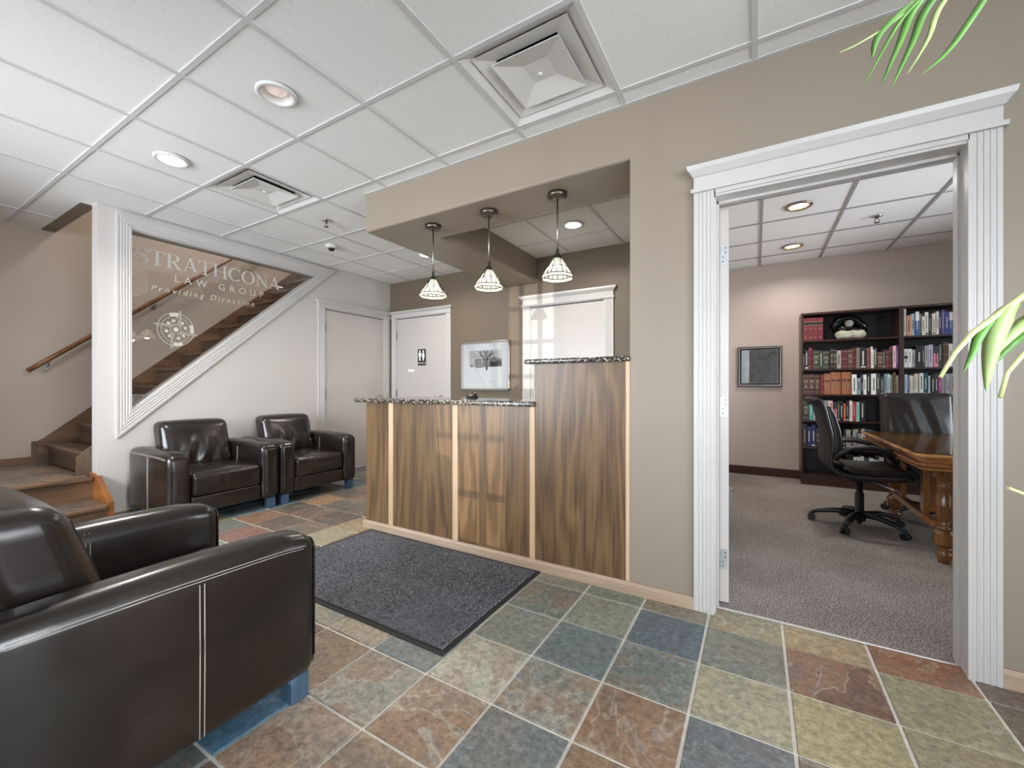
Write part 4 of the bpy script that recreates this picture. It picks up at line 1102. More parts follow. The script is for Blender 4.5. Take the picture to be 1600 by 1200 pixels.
flat([(0.05, -0.01), (0.255, -0.012), (0.255, 0.05), (0.2, 0.07), (0.14, 0.04), (0.08, 0.06)], -0.0129, 3)
flat([(0.012, -0.06), (0.042, -0.06), (0.036, 0.05), (0.038, 0.14), (0.02, 0.14), (0.02, 0.05)], -0.0132, 3)
rs = random.Random(3)
def twig(x, z, a, L, w_, d):
    x1, z1 = x + L * cos(a), z + L * sin(a); nx, nz = -sin(a) * w_, cos(a) * w_
    if z1 > 0.2: return
    if not (-0.24 < x1 < 0.25): return
    flat([(x - nx, z - nz), (x1 - nx * .6, z1 - nz * .6), (x1 + nx * .6, z1 + nz * .6), (x + nx, z + nz)], -0.0133, 3)
    if d < 5:
        for q in range(2): twig(x1, z1, a + rs.uniform(-0.75, 0.75), L * rs.uniform(0.6, 0.85), w_ * 0.62, d + 1)
for a in (0.2, 0.45, 0.8, 1.1, 1.4, 1.8, 2.1, 2.5, 2.8, 3.0): twig(0.029, 0.07 + rs.uniform(0, 0.05), a, rs.uniform(0.035, 0.055), 0.007, 0)
flat([(0.08, -0.21), (0.165, -0.208), (0.165, -0.204), (0.08, -0.206)], -0.0126, 1)
pr.build('print', [M_paper, M_inkl, M_inkg, M_ink], t, fix=False, weld=False)
MB().box(-w + 0.021, w - 0.021, -0.020, -0.018, -hh + 0.021, hh - 0.021).build('glazing', M_picglass, t)

t = thing('framed_picture', 'dark framed picture under reflecting glass on the office back wall left of the bookcases', 'picture', (0.036, YO, 1.381))
w, hh = 0.24, 0.252
for nm, b in (('frame_rail', (-w, w, -0.03, 0, hh - 0.012, hh)), ('frame_rail', (-w, w, -0.03, 0, -hh, -hh + 0.012)), ('frame_stile', (-w, -w + 0.012, -0.03, 0, -hh, hh)), ('frame_stile', (w - 0.012, w, -0.03, 0, -hh, hh))):
    MB().box(*b).build(nm, M_espx, t, bevel=0.003)
wi, hi_ = w - 0.012, hh - 0.012
for k, (mt, q0, q1, d) in enumerate(((M_silver, 0, 0.008, 0.022), (M_blackgloss, 0.008, 0.032, 0.026), (M_silver, 0.032, 0.035, 0.02))):
    m = MB()
    a, b, a2, b2 = wi - q0, hi_ - q0, wi - q1, hi_ - q1
    m.box(-a, a, -d, 0, b2, b).box(-a, a, -d, 0, -b, -b2).box(-a, -a2, -d, 0, -b2, b2).box(a2, a, -d, 0, -b2, b2)
    m.build('inner_moulding', mt, t)
MB().box(-wi + 0.034, wi - 0.034, -0.012, -0.002, -hi_ + 0.034, hi_ - 0.034).build('artwork', plain('dark_muted_artwork', C(74, 80, 78), 0.6, var=0.5, vscale=14), t)
MB().box(-wi + 0.034, wi - 0.034, -0.018, -0.016, -hi_ + 0.034, hi_ - 0.034).build('glazing', m_glass('reflective_glass', boost=2.2), t)
# ------------------------------------------------------------------ office: bookcases
SH = [1.97, 1.655, 1.325, 1.04, 0.745, 0.44, 0.12]
def bookcase(x0, x1, label):
    yf, yb = 5.80, 6.10
    t = thing('bookcase', label, 'bookcase', ((x0 + x1) / 2, 5.95, 0)); cx = (x0 + x1) / 2
    T = lambda x, y, z: (x - cx, y - 5.95, z)
    for a in (x0, x1 - 0.018): MB(T).box(a, a + 0.018, yf, yb, 0, 1.972).build('side_panel', M_esp, t, bevel=0.0015)
    MB(T).box(x0 + 0.018, x1 - 0.018, yf, yb, 1.945, 1.967).build('top_panel', M_espx, t)
    for z in SH[1:]: MB(T).box(x0 + 0.018, x1 - 0.018, yf + 0.004, yb, z - 0.02, z).build('shelf', M_espx, t, bevel=0.0015)
    MB(T).box(x0 + 0.018, x1 - 0.018, yb - 0.008, yb - 0.002, 0.02, 1.95).build('back_panel', M_espb, t)
    MB(T).box(x0 + 0.018, x1 - 0.018, yf + 0.01, yf + 0.028, 0, 0.10).build('kick_board', M_espx, t)
    return t
bookcase(0.447, 1.307, 'dark espresso bookcase with a stone carving on its top shelf, nearest the office doorway')
bookcase(1.309, 2.169, 'dark espresso bookcase partly hidden by the right door casing, behind the high-back chair')
BC = dict(red=(108, 36, 44), white=(226, 225, 220), tan=(196, 142, 112), paleblue=(176, 200, 208), bluewhite=(70, 96, 150), steel=(132, 150, 160), cream=(220, 212, 194), charcoal=(58, 56, 58), navy=(42, 50, 92), purple=(110, 70, 140), blue=(44, 78, 138), redbrown=(120, 66, 58), green=(46, 84, 66), forest=(50, 58, 52), darkred=(112, 36, 44), bandforest=(58, 62, 54), ornforest=(58, 66, 60), bandblack=(38, 38, 42), greige=(168, 160, 148), burgundy=(90, 34, 44), bandbrown=(84, 58, 50), bandgrey=(120, 112, 102), black=(26, 26, 28), red_=(150, 40, 44), brown=(84, 60, 50), pinkwhite=(226, 176, 186), whiteband=(228, 228, 224), grey=(160, 162, 162), lavender=(176, 170, 196), pink=(222, 140, 152), bandburgundy=(78, 44, 50), bandtan=(170, 104, 70), tealdark=(24, 82, 88), magenta=(168, 62, 140), teal=(84, 160, 158), orange=(232, 112, 52), pinkred=(216, 76, 96), mint=(146, 204, 182))
BN = dict(red='red law book with gold lines', tan='tan paperback', paleblue='pale blue book', bluewhite='blue book with white top', steel='grey-blue book', darkred='dark red book', bandforest='dark green book with gold bands', ornforest='dark green book with ornate spine', bandblack='black book with gold bands', bandbrown='brown book with gold bands', bandgrey='grey book with ribbed spine', bandburgundy='burgundy book with gold bands', bandtan='tan leather book with raised bands', pinkwhite='pale pink book', whiteband='white book with black band', tealdark='dark teal book', pinkred='coral red book', redbrown='red-brown book', forest='dark green book')
_bm = {}
def bmat(k):
    if k not in _bm: _bm[k] = plain('book_cover_' + k, C(*BC[k]), 0.5, var=0.08, vscale=30)
    return _bm[k]
M_pages = plain('book_pages', C(224, 214, 196), 0.8)
M_gold = plain('gilt', C(142, 128, 104), 0.4, 0.3)
M_lab = {False: plain('light_title_print', C(214, 210, 200), 0.6), True: plain('dark_title_print', C(46, 46, 52), 0.6)}
ORD = ['first', 'second', 'third', 'fourth', 'fifth', 'sixth', 'seventh', 'eighth', 'ninth', 'tenth', 'eleventh', 'twelfth', 'thirteenth', 'fourteenth', 'fifteenth', 'sixteenth', 'seventeenth', 'eighteenth', 'nineteenth', 'twentieth', 'twenty-first', 'twenty-second', 'twenty-third', 'twenty-fourth']
ZS = dict(top=1.655, second=1.325, third=1.04, fourth=0.745, fifth=0.44, bottom=0.12)
rb = random.Random(11)
BOOKS={
 ('left', 'top'):[(0.464,0.048,0.258,'red'),(0.512,0.047,0.257,'red'),(0.558,0.045,0.256,'red'),(0.603,0.05,0.254,'red')],
 ('right', 'top'):[(1.334,0.017,0.297,'white'),(1.354,0.036,0.212,'tan'),(1.391,0.027,0.227,'paleblue'),(1.421,0.027,0.243,'bluewhite'),(1.45,0.019,0.22,'steel'),(1.47,0.024,0.193,'cream'),(1.495,0.027,0.235,'white'),(1.522,0.022,0.203,'charcoal'),(1.546,0.025,0.213,'cream'),(1.575,0.02,0.233,'white'),(1.596,0.021,0.227,'navy'),(1.617,0.023,0.248,'purple'),(1.641,0.032,0.226,'blue'),(1.674,0.025,0.22,'bluewhite'),(1.7,0.019,0.24,'redbrown'),(1.721,0.027,0.219,'cream'),(1.749,0.032,0.223,'navy'),(1.783,0.034,0.207,'green')],
 ('left', 'second'):[(0.464,0.019,0.18,'forest'),(0.482,0.037,0.216,'charcoal'),(0.519,0.035,0.248,'darkred'),(0.556,0.061,0.214,'bandforest'),(0.618,0.031,0.207,'forest'),(0.65,0.062,0.206,'ornforest'),(0.715,0.028,0.228,'bandblack'),(0.744,0.03,0.227,'bandblack'),(0.775,0.038,0.203,'greige'),(0.815,0.055,0.21,'burgundy'),(0.871,0.044,0.213,'bandbrown'),(0.916,0.027,0.229,'darkred'),(0.943,0.031,0.228,'bandgrey'),(0.975,0.056,0.229,'black'),(1.032,0.034,0.22,'redbrown'),(1.066,0.015,0.232,'white'),(1.08,0.013,0.202,'cream'),(1.094,0.023,0.213,'charcoal'),(1.12,0.045,0.173,'bandbrown'),(1.166,0.021,0.195,'charcoal'),(1.188,0.028,0.191,'red'),(1.217,0.027,0.197,'brown'),(1.245,0.024,0.231,'pinkwhite'),(1.27,0.018,0.236,'purple')],
 ('right', 'second'):[(1.336,0.029,0.194,'whiteband'),(1.365,0.032,0.193,'white'),(1.398,0.026,0.184,'grey'),(1.426,0.046,0.221,'black'),(1.474,0.02,0.225,'charcoal'),(1.495,0.027,0.219,'grey'),(1.522,0.034,0.229,'lavender'),(1.56,0.037,0.214,'pink'),(1.598,0.025,0.232,'green'),(1.626,0.041,0.248,'brown'),(1.668,0.027,0.231,'white'),(1.697,0.025,0.23,'steel'),(1.723,0.035,0.213,'navy'),(1.76,0.035,0.202,'grey')],
 ('left', 'third'):[(0.466,0.053,0.228,'bandburgundy'),(0.519,0.056,0.229,'bandburgundy'),(0.578,0.045,0.225,'bandbrown'),(0.625,0.034,0.224,'darkred'),(0.661,0.057,0.232,'bandtan'),(0.72,0.045,0.248,'bandtan'),(0.765,0.048,0.247,'bandtan'),(0.817,0.041,0.247,'bandtan'),(0.859,0.043,0.246,'bandtan'),(0.905,0.042,0.22,'white'),(0.948,0.035,0.179,'steel'),(0.985,0.018,0.17,'black'),(1.004,0.027,0.217,'white'),(1.032,0.034,0.226,'black'),(1.067,0.042,0.225,'white'),(1.111,0.032,0.226,'charcoal'),(1.145,0.029,0.192,'forest'),(1.175,0.023,0.222,'steel'),(1.199,0.021,0.219,'paleblue'),(1.22,0.024,0.21,'greige'),(1.246,0.023,0.237,'brown'),(1.271,0.021,0.204,'cream')],
 ('right', 'third'):[(1.338,0.021,0.213,'paleblue'),(1.36,0.017,0.212,'blue'),(1.378,0.018,0.202,'cream'),(1.398,0.016,0.195,'white'),(1.415,0.021,0.22,'cream'),(1.437,0.017,0.215,'grey'),(1.454,0.03,0.226,'white'),(1.486,0.031,0.225,'tealdark'),(1.518,0.016,0.198,'paleblue'),(1.539,0.026,0.213,'black'),(1.567,0.024,0.219,'charcoal'),(1.593,0.025,0.201,'magenta'),(1.618,0.019,0.207,'white'),(1.638,0.017,0.216,'grey'),(1.656,0.021,0.215,'paleblue'),(1.679,0.04,0.216,'greige'),(1.721,0.031,0.208,'navy'),(1.753,0.035,0.202,'cream')],
 ('left', 'fourth'):[(0.466,0.055,0.228,'ornforest'),(0.524,0.039,0.227,'teal'),(0.564,0.038,0.233,'cream'),(0.603,0.046,0.219,'brown'),(0.651,0.043,0.224,'grey'),(0.696,0.017,0.223,'white'),(0.714,0.025,0.222,'pinkwhite'),(0.741,0.035,0.204,'pink'),(0.78,0.023,0.221,'forest'),(0.804,0.027,0.222,'black'),(0.835,0.018,0.196,'orange'),(0.854,0.028,0.221,'black'),(0.885,0.025,0.226,'white'),(0.912,0.031,0.212,'pinkred'),(0.944,0.026,0.212,'mint'),(0.971,0.052,0.223,'black')],
 ('left', 'fifth'):[(0.466,0.037,0.255,'charcoal'),(0.505,0.037,0.227,'navy'),(0.544,0.042,0.244,'navy'),(0.588,0.033,0.213,'bandblack'),(0.623,0.046,0.224,'forest'),(0.67,0.045,0.217,'brown'),(0.826,0.027,0.173,'black'),(0.856,0.038,0.21,'greige'),(0.895,0.019,0.195,'charcoal'),(0.914,0.02,0.213,'grey'),(0.935,0.027,0.219,'greige'),(0.962,0.026,0.173,'grey'),(0.992,0.03,0.222,'white'),(1.024,0.059,0.215,'steel'),(1.085,0.041,0.211,'black')],
 ('left', 'bottom'):[(0.862,0.056,0.259,'black'),(0.921,0.058,0.234,'white'),(0.98,0.033,0.244,'cream'),(1.015,0.035,0.226,'tealdark'),(1.052,0.04,0.231,'white'),(1.093,0.039,0.219,'paleblue'),(1.134,0.042,0.251,'greige')],
}

def book(x, w, h, kind, z, label, group):
    dep = rb.uniform(0.15, 0.19); yf = 5.815 + rb.uniform(0, 0.018)
    h = min(h, 0.283); w = max(w - 0.0012, 0.008); cov = min(0.0035, w * 0.22)
    m = MB().box(0, cov, 0, dep, 0, h).box(w - cov, w, 0, dep, 0, h).box(0, w, -0.004, cov, 0, h)
    m.box(cov, w - cov, cov, dep - 0.004, 0.004, h - 0.005, 1)
    o = m.build('book', [bmat(kind), M_pages], loc=(x, yf, z + 0.0005), weld=False)
    tag(o, label, 'book', group)
    y0 = -0.0052
    if kind.startswith('band') or kind.startswith('orn') or kind in ('burgundy', 'darkred', 'brown', 'redbrown'):
        n = 5 if kind.startswith('band') else 3; b = MB()
        for q in range(n):
            zz = h * (0.12 + 0.78 * q / (n - 1)); b.box(-0.0005, w + 0.0005, y0 - (0.0015 if kind.startswith('band') else 0), -0.002, zz - 0.003, zz + 0.003)
        b.build('gilt_band', M_gold, o, weld=False)['kind'] = 'stuff'
        if kind.startswith('band') or kind.startswith('orn'):
            MB().box(w * 0.15, w * 0.85, y0, -0.003, h * 0.58, h * 0.68).build('title_label', M_gold if kind != 'bandtan' else bmat('brown'), o, weld=False)
            MB().prism([(w * .5, h * .28), (w * .82, h * .38), (w * .5, h * .48), (w * .18, h * .38)], 'y', y0, -0.003).build('spine_ornament', M_gold, o, weld=False)
    elif kind == 'red':
        MB().box(0, w, y0, -0.003, h * 0.68, h * 0.8).build('title_label', bmat('black'), o, weld=False)
        b = MB()
        for a in (0.83, 0.81, 0.67, 0.65): b.box(0, w, y0 - 0.0003, -0.003, h * a, h * a + 0.003)
        b.box(w * .3, w * .7, y0, -0.003, h * .5, h * .54).box(w * .35, w * .65, y0, -0.003, h * .1, h * .15)
        b.build('gilt_band', M_gold, o, weld=False)['kind'] = 'stuff'
    elif w > 0.011:
        dark = sum(BC[kind]) > 420
        b = MB(); x0 = w * rb.uniform(.3, .42); xx = x0 + w * rb.uniform(.16, .3); z0 = h * rb.uniform(.15, .3); zt = h * rb.uniform(.7, .9); zz = z0
        while zz < zt:
            l = rb.uniform(.006, .016); b.box(x0, xx, y0, -0.003, zz, min(zt, zz + l)); zz += l + 0.0035
        b.build('title_print', M_lab[dark], o, weld=False)['kind'] = 'stuff'
        if kind in ('whiteband', 'bluewhite', 'pink'):
            c2 = {'whiteband': 'black', 'bluewhite': 'white', 'pink': 'charcoal'}[kind]
            a, q = {'whiteband': (.48, .62), 'bluewhite': (.62, 1.0), 'pink': (.66, 1.0)}[kind]
            MB().box(-0.0003, w + 0.0003, y0 - 0.0004, -0.002, h * a, h * q).build('spine_band', bmat(c2), o, weld=False)
        elif rb.random() < 0.35:
            MB().box(w * .12, w * .88, y0, -0.003, h * .04, h * .1).build('publisher_mark', M_lab[dark], o, weld=False)
for (cs, shf), lst_ in BOOKS.items():
    for n, (x, w, h, kind) in enumerate(lst_):
        nm = BN.get(kind, kind + ' book')
        side = 'nearer' if cs == 'left' else 'farther'
        book(x, w, h, kind, ZS[shf], '%s, %s from left, %s shelf of the %s bookcase' % (nm, ORD[n], shf, side), 'books on the %s shelf of the %s bookcase' % (shf, side))
# black stone carving on a pale stone base
t = thing('stone_carving', 'black polished stone bird carving on a rough pale stone base, top bookcase shelf', 'sculpture', (0.905, 5.92, 1.655))
def rough(o, u): return [o[0] + 0.006 * sin(o[2] * 60 + o[1] * 40), o[1], o[2] + 0.006 * sin(o[0] * 70)]
MB().rbox(-0.125, 0.125, -0.06, 0.06, 0.0, 0.105, 0.045, (0.01, 0, 0), 6, warp=rough).build('pale_base', plain('rough_pale_stone', C(176, 174, 158), 0.85, var=0.25, vscale=30, bmp=0.5, bscale=60, bdist=0.004), t)
b = MB()
b.tube([(-0.13, 0, 0.09), (-0.14, 0, 0.15), (-0.10, 0, 0.215), (-0.02, 0, 0.235), (0.05, 0, 0.205), (0.10, 0, 0.155), (0.135, 0, 0.125), (0.15, 0, 0.115)], [0.02, 0.045, 0.055, 0.055, 0.045, 0.036, 0.022, 0.006], 14)
b.tube([(-0.12, 0, 0.125), (-0.04, 0, 0.12), (0.05, 0, 0.1), (0.12, 0, 0.085), (0.15, 0, 0.092)], [0.04, 0.05, 0.045, 0.03, 0.008], 14)
b.build('bird_body', M_blackgloss, t)
MB().lathe([(0.002, -0.012), (0.034, -0.01), (0.04, 0.0), (0.034, 0.01), (0.002, 0.012)], n=20).build('round_inlay', plain('pale_stone_inlay', C(150, 150, 142), 0.5), t, loc=(-0.015, -0.045, 0.175)).rotation_euler = (radians(90), 0, 0)

# ------------------------------------------------------------------ office table
t = thing('office_table', 'carved honey oak table with glass top in the office, beside the swivel chair', 'table', (1.55, 4.2, 0.006))
X0, X1, Y0, Y1, ZT = 0.835, 2.26, 3.42, 4.99, 0.72
T = lambda x, y, z: (x - 1.55, y - 4.2, z - 0.006)
def ringpoly(i, c): return [(X0 + i + c, Y0 + i), (X1 - i - c, Y0 + i), (X1 - i, Y0 + i + c), (X1 - i, Y1 - i - c), (X1 - i - c, Y1 - i), (X0 + i + c, Y1 - i), (X0 + i, Y1 - i - c), (X0 + i, Y0 + i + c)]
MB(T).prism(ringpoly(0, .03), 'z', ZT - 0.028, ZT - 0.006).build('table_top', M_table, t, bevel=0.008, seg=3)
for i, z0, z1 in ((.022, ZT - .045, ZT - .028), (.035, ZT - .062, ZT - .045), (.012, ZT - .078, ZT - .062), (.045, ZT - .092, ZT - .078), (.03, ZT - .106, ZT - .092)):
    MB(T).prism(ringpoly(i, .03), 'z', z0, z1).build('edge_moulding', M_tabley, t, bevel=0.005)
MB(T).prism(ringpoly(.015, .03), 'z', ZT - .006, ZT).build('glass_top', m_glass('table_glass', (.9, .93, .92, 1), boost=1.0), t)
LEGP = [(.034, 0), (.036, .02), (.046, .05), (.046, .066), (.032, .074), (.04, .084), (.04, .092), (.03, .1)]
LEG2 = [(.03, .208), (.042, .214), (.042, .224), (.03, .232), (.042, .242), (.03, .252), (.038, .275), (.046, .31), (.046, .352), (.05, .356), (.046, .362), (.05, .368), (.046, .374), (.046, .42), (.036, .475), (.044, .482), (.044, .492), (.03, .498), (.044, .506), (.044, .516), (.036, .522)]
for lx, ly in ((1.03, 3.66), (1.0, 4.62), (2.1, 3.66), (2.1, 4.62)):
    c0 = T(lx, ly, 0.006)
    m = MB().lathe([(r * .88, z) for r, z in LEGP], c0, 20).lathe([(r * .88, z) for r, z in LEG2], c0, 20)
    m.lathe([(.034, .1), (.052, .12), (.056, .15), (.052, .185), (.034, .208)], c0, 8, smooth=False, phase=pi / 8)
    m.box(c0[0] - .05, c0[0] + .05, c0[1] - .05, c0[1] + .05, .522, ZT - .112)
    m.build('leg', M_tablez, t)
for a, b in (((1.0, 3.66), (1.0, 4.64)), ((2.1, 3.66), (2.1, 4.64))):
    MB(T).box(a[0] - .025, a[0] + .025, a[1] + .04, b[1] - .04, .215, .255).build('stretcher', M_tabley, t, bevel=.005)
MB(T).box(1.0, 2.1, 4.12, 4.18, .215, .255).build('stretcher', M_table, t, bevel=.005)
for k in range(6):
    x = 1.12 + .17 * k
    MB(T).box(x - .035, x + .035, 4.135, 4.165, .25, ZT - .1).build('slat', M_tablez, t, bevel=.004)
for ly in (3.9, 4.4):
    MB(T).box(.985, 1.015, ly - .035, ly + .035, .25, ZT - .1).build('slat', M_tablez, t, bevel=.004)

# ------------------------------------------------------------------ swivel chairs (front faces +x)
def chair_base(t, ang0, seat_z):
    m = MB().lathe([(.042, .055), (.042, .115), (.03, .12), (.03, .27), (.022, .275), (.022, seat_z - .06)], n=20); m.build('column', M_black, t)
    MB().lathe([(.016, .03), (.02, .056)], n=12).build('column_foot', M_black, t)
    for k in range(5):
        a = radians(ang0 + 72 * k); c, s = cos(a), sin(a)
        lg = MB()
        P = [(c * .03, s * .03, .105), (c * .15, s * .15, .108), (c * .26, s * .26, .085), (c * .305, s * .305, .066)]
        lg.tube(P, [.034, .03, .024, .018], 8, flat=.7)
        leg = lg.build('base_leg', M_black, t)
        cs = MB()
        q = (c * .31, s * .31)
        for o in (-.013, .013):
            e = (-s * o, c * o)
            cs.tube([(q[0] + e[0] * 1.9, q[1] + e[1] * 1.9, .027), (q[0] + e[0] * .35, q[1] + e[1] * .35, .027)], .026, 14)
        cs.tube([(q[0], q[1], .04), (q[0], q[1], .066)], .013, 8)
        cs.build('caster', M_black, leg)
t = thing('swivel_chair', 'black swivel chair with loop arms seen from the side at the office table', 'chair', (0.71, 4.26, 0.006), radians(2))
chair_base(t, 22 + 5, .47)
MB().box(-.10, .14, -.09, .09, .375, .42).build('tilt_mechanism', M_black, t, bevel=.01)
MB().tube([(.06, -.09, .385), (.10, -.22, .38), (.20, -.26, .345)], .005, 6).build('lever', M_chrome, t)
prof = [(.255, .452), (.21, .432), (.05, .425), (-.08, .428), (-.165, .445), (-.215, .49), (-.225, .55), (-.21, .64), (-.222, .76), (-.25, .89), (-.265, .96), (-.282, 1.0), (-.31, 1.02), (-.345, 1.005)]
MB().ribbon(prof, .03, -.235, .235).build('shell', M_fabric, t)
for s in (-1, 1):
    MB().tube([(p[0] + .004, s * .237, p[1]) for p in prof], .013, 8).build('shell_piping', M_chairlea, t)
cush = [(.255, .475), (.2, .478), (.05, .468), (-.07, .475), (-.14, .50), (-.18, .54), (-.178, .60), (-.168, .68), (-.18, .78), (-.208, .89), (-.235, .965)]
MB().ribbon(cush[:5], [.03, .055, .06, .055, .04], -.215, .215).build('seat_cushion', M_chairlea, t, bevel=.012, seg=3)
MB().ribbon(cush[5:], [.03, .05, .055, .055, .05, .03], -.21, .21).build('back_cushion', M_chairlea, t, bevel=.012, seg=3)
MB().rbox(-.33, -.25, -.2, .2, .965, 1.02, .025, n=4).build('head_roll', M_fabric, t)
for s in (-1, 1):
    y = s * .265
    P = [(-.205, y * .94, .56), (-.16, y, .615), (-.09, y * 1.03, .655), (.02, y * 1.04, .665), (.12, y * 1.03, .64), (.21, y * 1.02, .585), (.27, y, .50), (.29, y * .95, .445)]
    MB().tube(P, [.026, .032, .035, .036, .035, .032, .028, .024], 10, flat=.55).build('arm', M_black, t)
    MB().tube([(.285, y * .86, .43), (.285, y * 1.0, .43)], .032, 16).build('arm_bolt', M_black, t)

t = thing('swivel_chair', 'black high-back leather swivel chair facing the doorway across the office table', 'chair', (1.255, 4.80, 0.006), radians(-88))
chair_base(t, 12, .47)
MB().box(-.12, .12, -.1, .1, .375, .42).build('tilt_mechanism', M_black, t, bevel=.01)
MB().rbox(-.2, .27, -.24, .24, .42, .52, .045, (.01, 0, .02), 5).build('seat_cushion', M_chairlea, t)
def hb(o, u):
    o[0] -= (o[2] - .5) * .16
    if u[0] > .2: o[0] += .008 * sin(o[1] * 38 + o[2] * 11) * max(0, 1 - u[1] ** 2) * max(0, 1 - u[2] ** 2)
    return o
MB().rbox(-.245, -.165, -.235, .235, .56, 1.06, .035, (.02, 0, 0), 14, warp=hb).build('back_cushion', M_chairlea, t)
MB().rbox(-.285, -.245, -.242, .242, .50, 1.055, .018, (.0, 0, 0), 6, warp=lambda o, u: [o[0] - (o[2] - .5) * .16, o[1], o[2]]).build('back_shell', M_black, t)
for s in (-1, 1):
    P = [(-.23, s * .26, .60), (-.12, s * .275, .66), (.0, s * .28, .67), (.12, s * .28, .64), (.2, s * .27, .54), (.2, s * .25, .45)]
    MB().tube(P, .022, 10, flat=.7).build('arm', M_black, t)

# ------------------------------------------------------------------ wastebasket behind the open door
t = thing('wastebasket', 'pale mesh wastebasket peeking out from behind the open office door', 'wastebasket', (-.265, 3.52, .006))
MB().lathe([(.095, .0), (.098, .01), (.118, .34), (.122, .345), (.122, .352), (.114, .35), (.094, .012), (.001, .008)], n=28).build('mesh_bin', plain('pale_grey_mesh', C(170, 174, 178), .5, .3, var=.25, vscale=120), t)
MB().tube([(.121 * cos(2 * pi * k / 28), .121 * sin(2 * pi * k / 28), .35) for k in range(28)], .005, 6, closed=True).build('rim', M_nickel, t)

# ------------------------------------------------------------------ potted plant at the right of the camera
t = thing('potted_palm', 'tall potted plant with pale arching leaves reaching in from the right', 'plant', (0.92, 0.86, 0.006))
PT = (0.92, 0.86, 0.006)
Lc = lambda p: (p[0] - PT[0], p[1] - PT[1], p[2] - PT[2])
MB().lathe([(.12, 0), (.13, .01), (.165, .28), (.175, .285), (.175, .31), (.16, .31), (.15, .27), (.001, .27)], n=28).build('pot', plain('terracotta_pot', C(140, 84, 60), .8, var=.1, bmp=.2), t)
MB().tube([(0, 0, .25), (.02, .01, .7), (-.01, .02, 1.2), (.0, .0, 1.75)], [.03, .026, .022, .016], 10).build('trunk', plain('plant_trunk', C(120, 104, 76), .8, var=.3, vscale=20, bmp=.4), t)
def leaf(P, w, mat, name='leaf', fold=.25):
    """blade along the points P, widest near a third, tapering to the tip"""
    P = [Vector(Lc(p)) for p in P]
    # resample with a smooth curve
    Q = []; n = 12
    for k in range(n + 1):
        u = k / n * (len(P) - 1); i = min(int(u), len(P) - 2); f = u - i
        p0, p1, p2, p3 = P[max(i - 1, 0)], P[i], P[i + 1], P[min(i + 2, len(P) - 1)]
        Q.append(.5 * ((2 * p1) + (p2 - p0) * f + (2 * p0 - 5 * p1 + 4 * p2 - p3) * f * f + (3 * p1 - p0 - 3 * p2 + p3) * f ** 3))
    vs = []; fs = []; side0 = None
    for k, p in enumerate(Q):
        d = (Q[min(k + 1, n)] - Q[max(k - 1, 0)]).normalized()
        s = d.cross(Vector((-.42, -.8, .25))).normalized()
        s2 = s.cross(d)
        ww = w * (min(1, .25 + 2.2 * k / n) * (1 - (k / n) ** 2.2) + .02)
        vs += [p - s * ww, p + s2 * ww * fold, p + s * ww, p + s2 * (ww * fold + .0012)]
    for k in range(n):
        a, b = 4 * k, 4 * k + 4
        fs += [(a, a + 1, b + 1, b), (a + 1, a + 2, b + 2, b + 1), (a, b, b + 3, a + 3), (a + 3, b + 3, b + 2, a + 2)]
    MB().add(vs, fs, 0, True).build(name, mat, t)
def stem(P, r0, r1):
    P = [Lc(p) for p in P]
    MB().tube(P, [r0 + (r1 - r0) * k / (len(P) - 1) for k in range(len(P))], 8).build('leaf_stem', M_stem, t)
crown = (0.92, 0.87, 1.62)
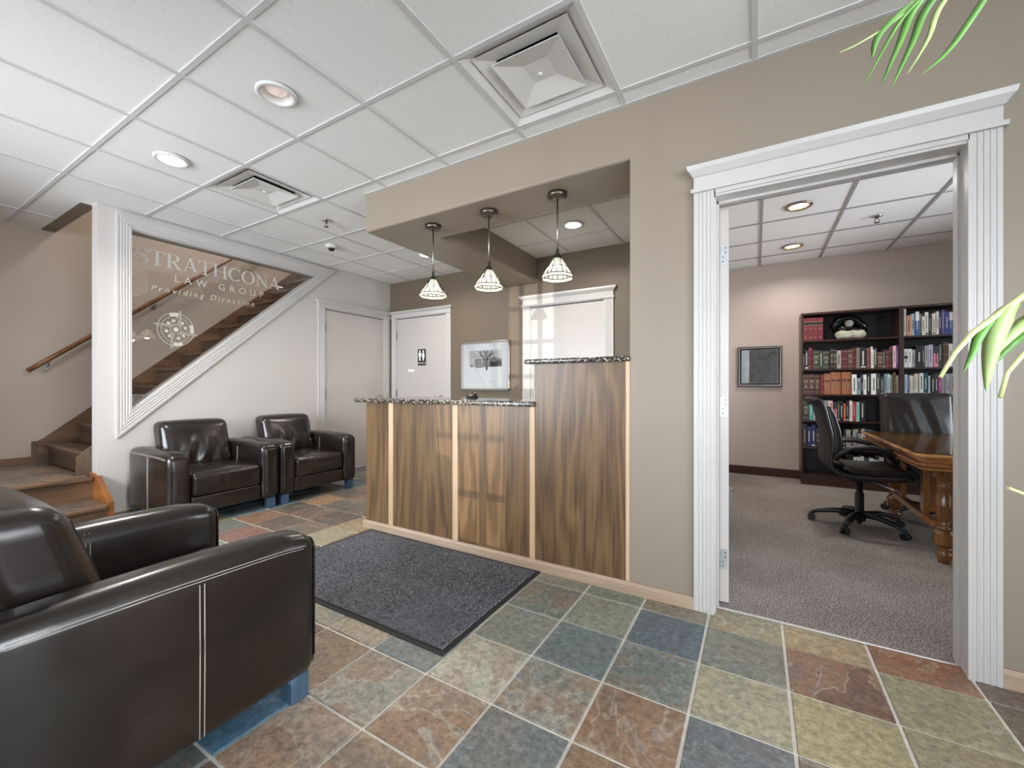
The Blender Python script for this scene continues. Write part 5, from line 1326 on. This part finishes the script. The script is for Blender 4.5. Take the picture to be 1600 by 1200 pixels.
# frond hanging into the top of the view
stem([crown, (.70, .95, 1.95), (.45, 1.06, 1.97), (.28, 1.10, 1.90)], .009, .004)
leaf([(.30, 1.10, 1.90), (.235, 1.065, 1.83), (.174, 1.031, 1.785), (.139, 1.01, 1.765)], .004, M_leafl)
leaf([(.33, 1.10, 1.92), (.25, 1.07, 1.84), (.217, 1.056, 1.783), (.177, 1.033, 1.697)], .006, M_leafg)
leaf([(.36, 1.10, 1.93), (.27, 1.08, 1.86), (.238, 1.069, 1.783), (.207, 1.05, 1.699)], .010, M_leafg)
leaf([(.38, 1.10, 1.94), (.29, 1.09, 1.86), (.259, 1.081, 1.783), (.226, 1.064, 1.70)], .010, M_leafg)
leaf([(.40, 1.10, 1.95), (.31, 1.10, 1.86), (.285, 1.094, 1.79), (.252, 1.077, 1.725)], .007, M_leafl)
leaf([(.42, 1.12, 1.94), (.33, 1.122, 1.785), (.273, 1.089, 1.722)], .008, M_leafg)
leaf([(.26, 1.07, 1.86), (.205, 1.045, 1.80), (.193, 1.042, 1.755)], .010, M_leafg)
# stems and blades entering from the right edge
stem([crown, (.70, 1.10, 1.50), (.53, 1.20, 1.335), (.445, 1.191, 1.297), (.408, 1.169, 1.266), (.36, 1.141, 1.225), (.33, 1.123, 1.185), (.306, 1.109, 1.139)], .009, .0032)
leaf([(.435, 1.185, 1.285), (.412, 1.17, 1.262), (.395, 1.16, 1.215), (.386, 1.155, 1.16), (.382, 1.153, 1.112)], .019, M_leafl, fold=.5)
leaf([(.405, 1.168, 1.262), (.372, 1.147, 1.222), (.36, 1.141, 1.186), (.343, 1.13, 1.146)], .009, M_leafg)
leaf([(.62, 1.23, 1.33), (.50, 1.20, 1.275), (.445, 1.191, 1.243), (.405, 1.165, 1.20), (.387, 1.157, 1.165)], .016, M_leafl)
leaf([(.62, 1.23, 1.30), (.50, 1.20, 1.235), (.445, 1.191, 1.222), (.40, 1.165, 1.175), (.39, 1.158, 1.16)], .013, M_leafg)
stem([crown, (.72, 1.05, 1.42), (.55, 1.20, 1.25), (.445, 1.191, 1.185), (.418, 1.176, 1.148), (.406, 1.168, 1.10)], .006, .0035)
stem([crown, (.75, 1.0, 1.2), (.58, 1.2, .95), (.445, 1.191, .914), (.418, 1.174, .926)], .006, .003)
leaf([crown, (.98, .7, 1.9), (1.1, .5, 1.85), (1.2, .35, 1.6)], .03, M_leafg)
leaf([crown, (1.1, .98, 1.95), (1.3, 1.1, 1.9), (1.45, 1.2, 1.65)], .03, M_leafg)
leaf([crown, (.85, .7, 1.8), (.85, .5, 1.7), (.9, .3, 1.45)], .026, M_leafl)
leaf([crown, (.98, 1.05, 1.9), (1.0, 1.3, 1.85), (1.05, 1.5, 1.6)], .026, M_leafg)
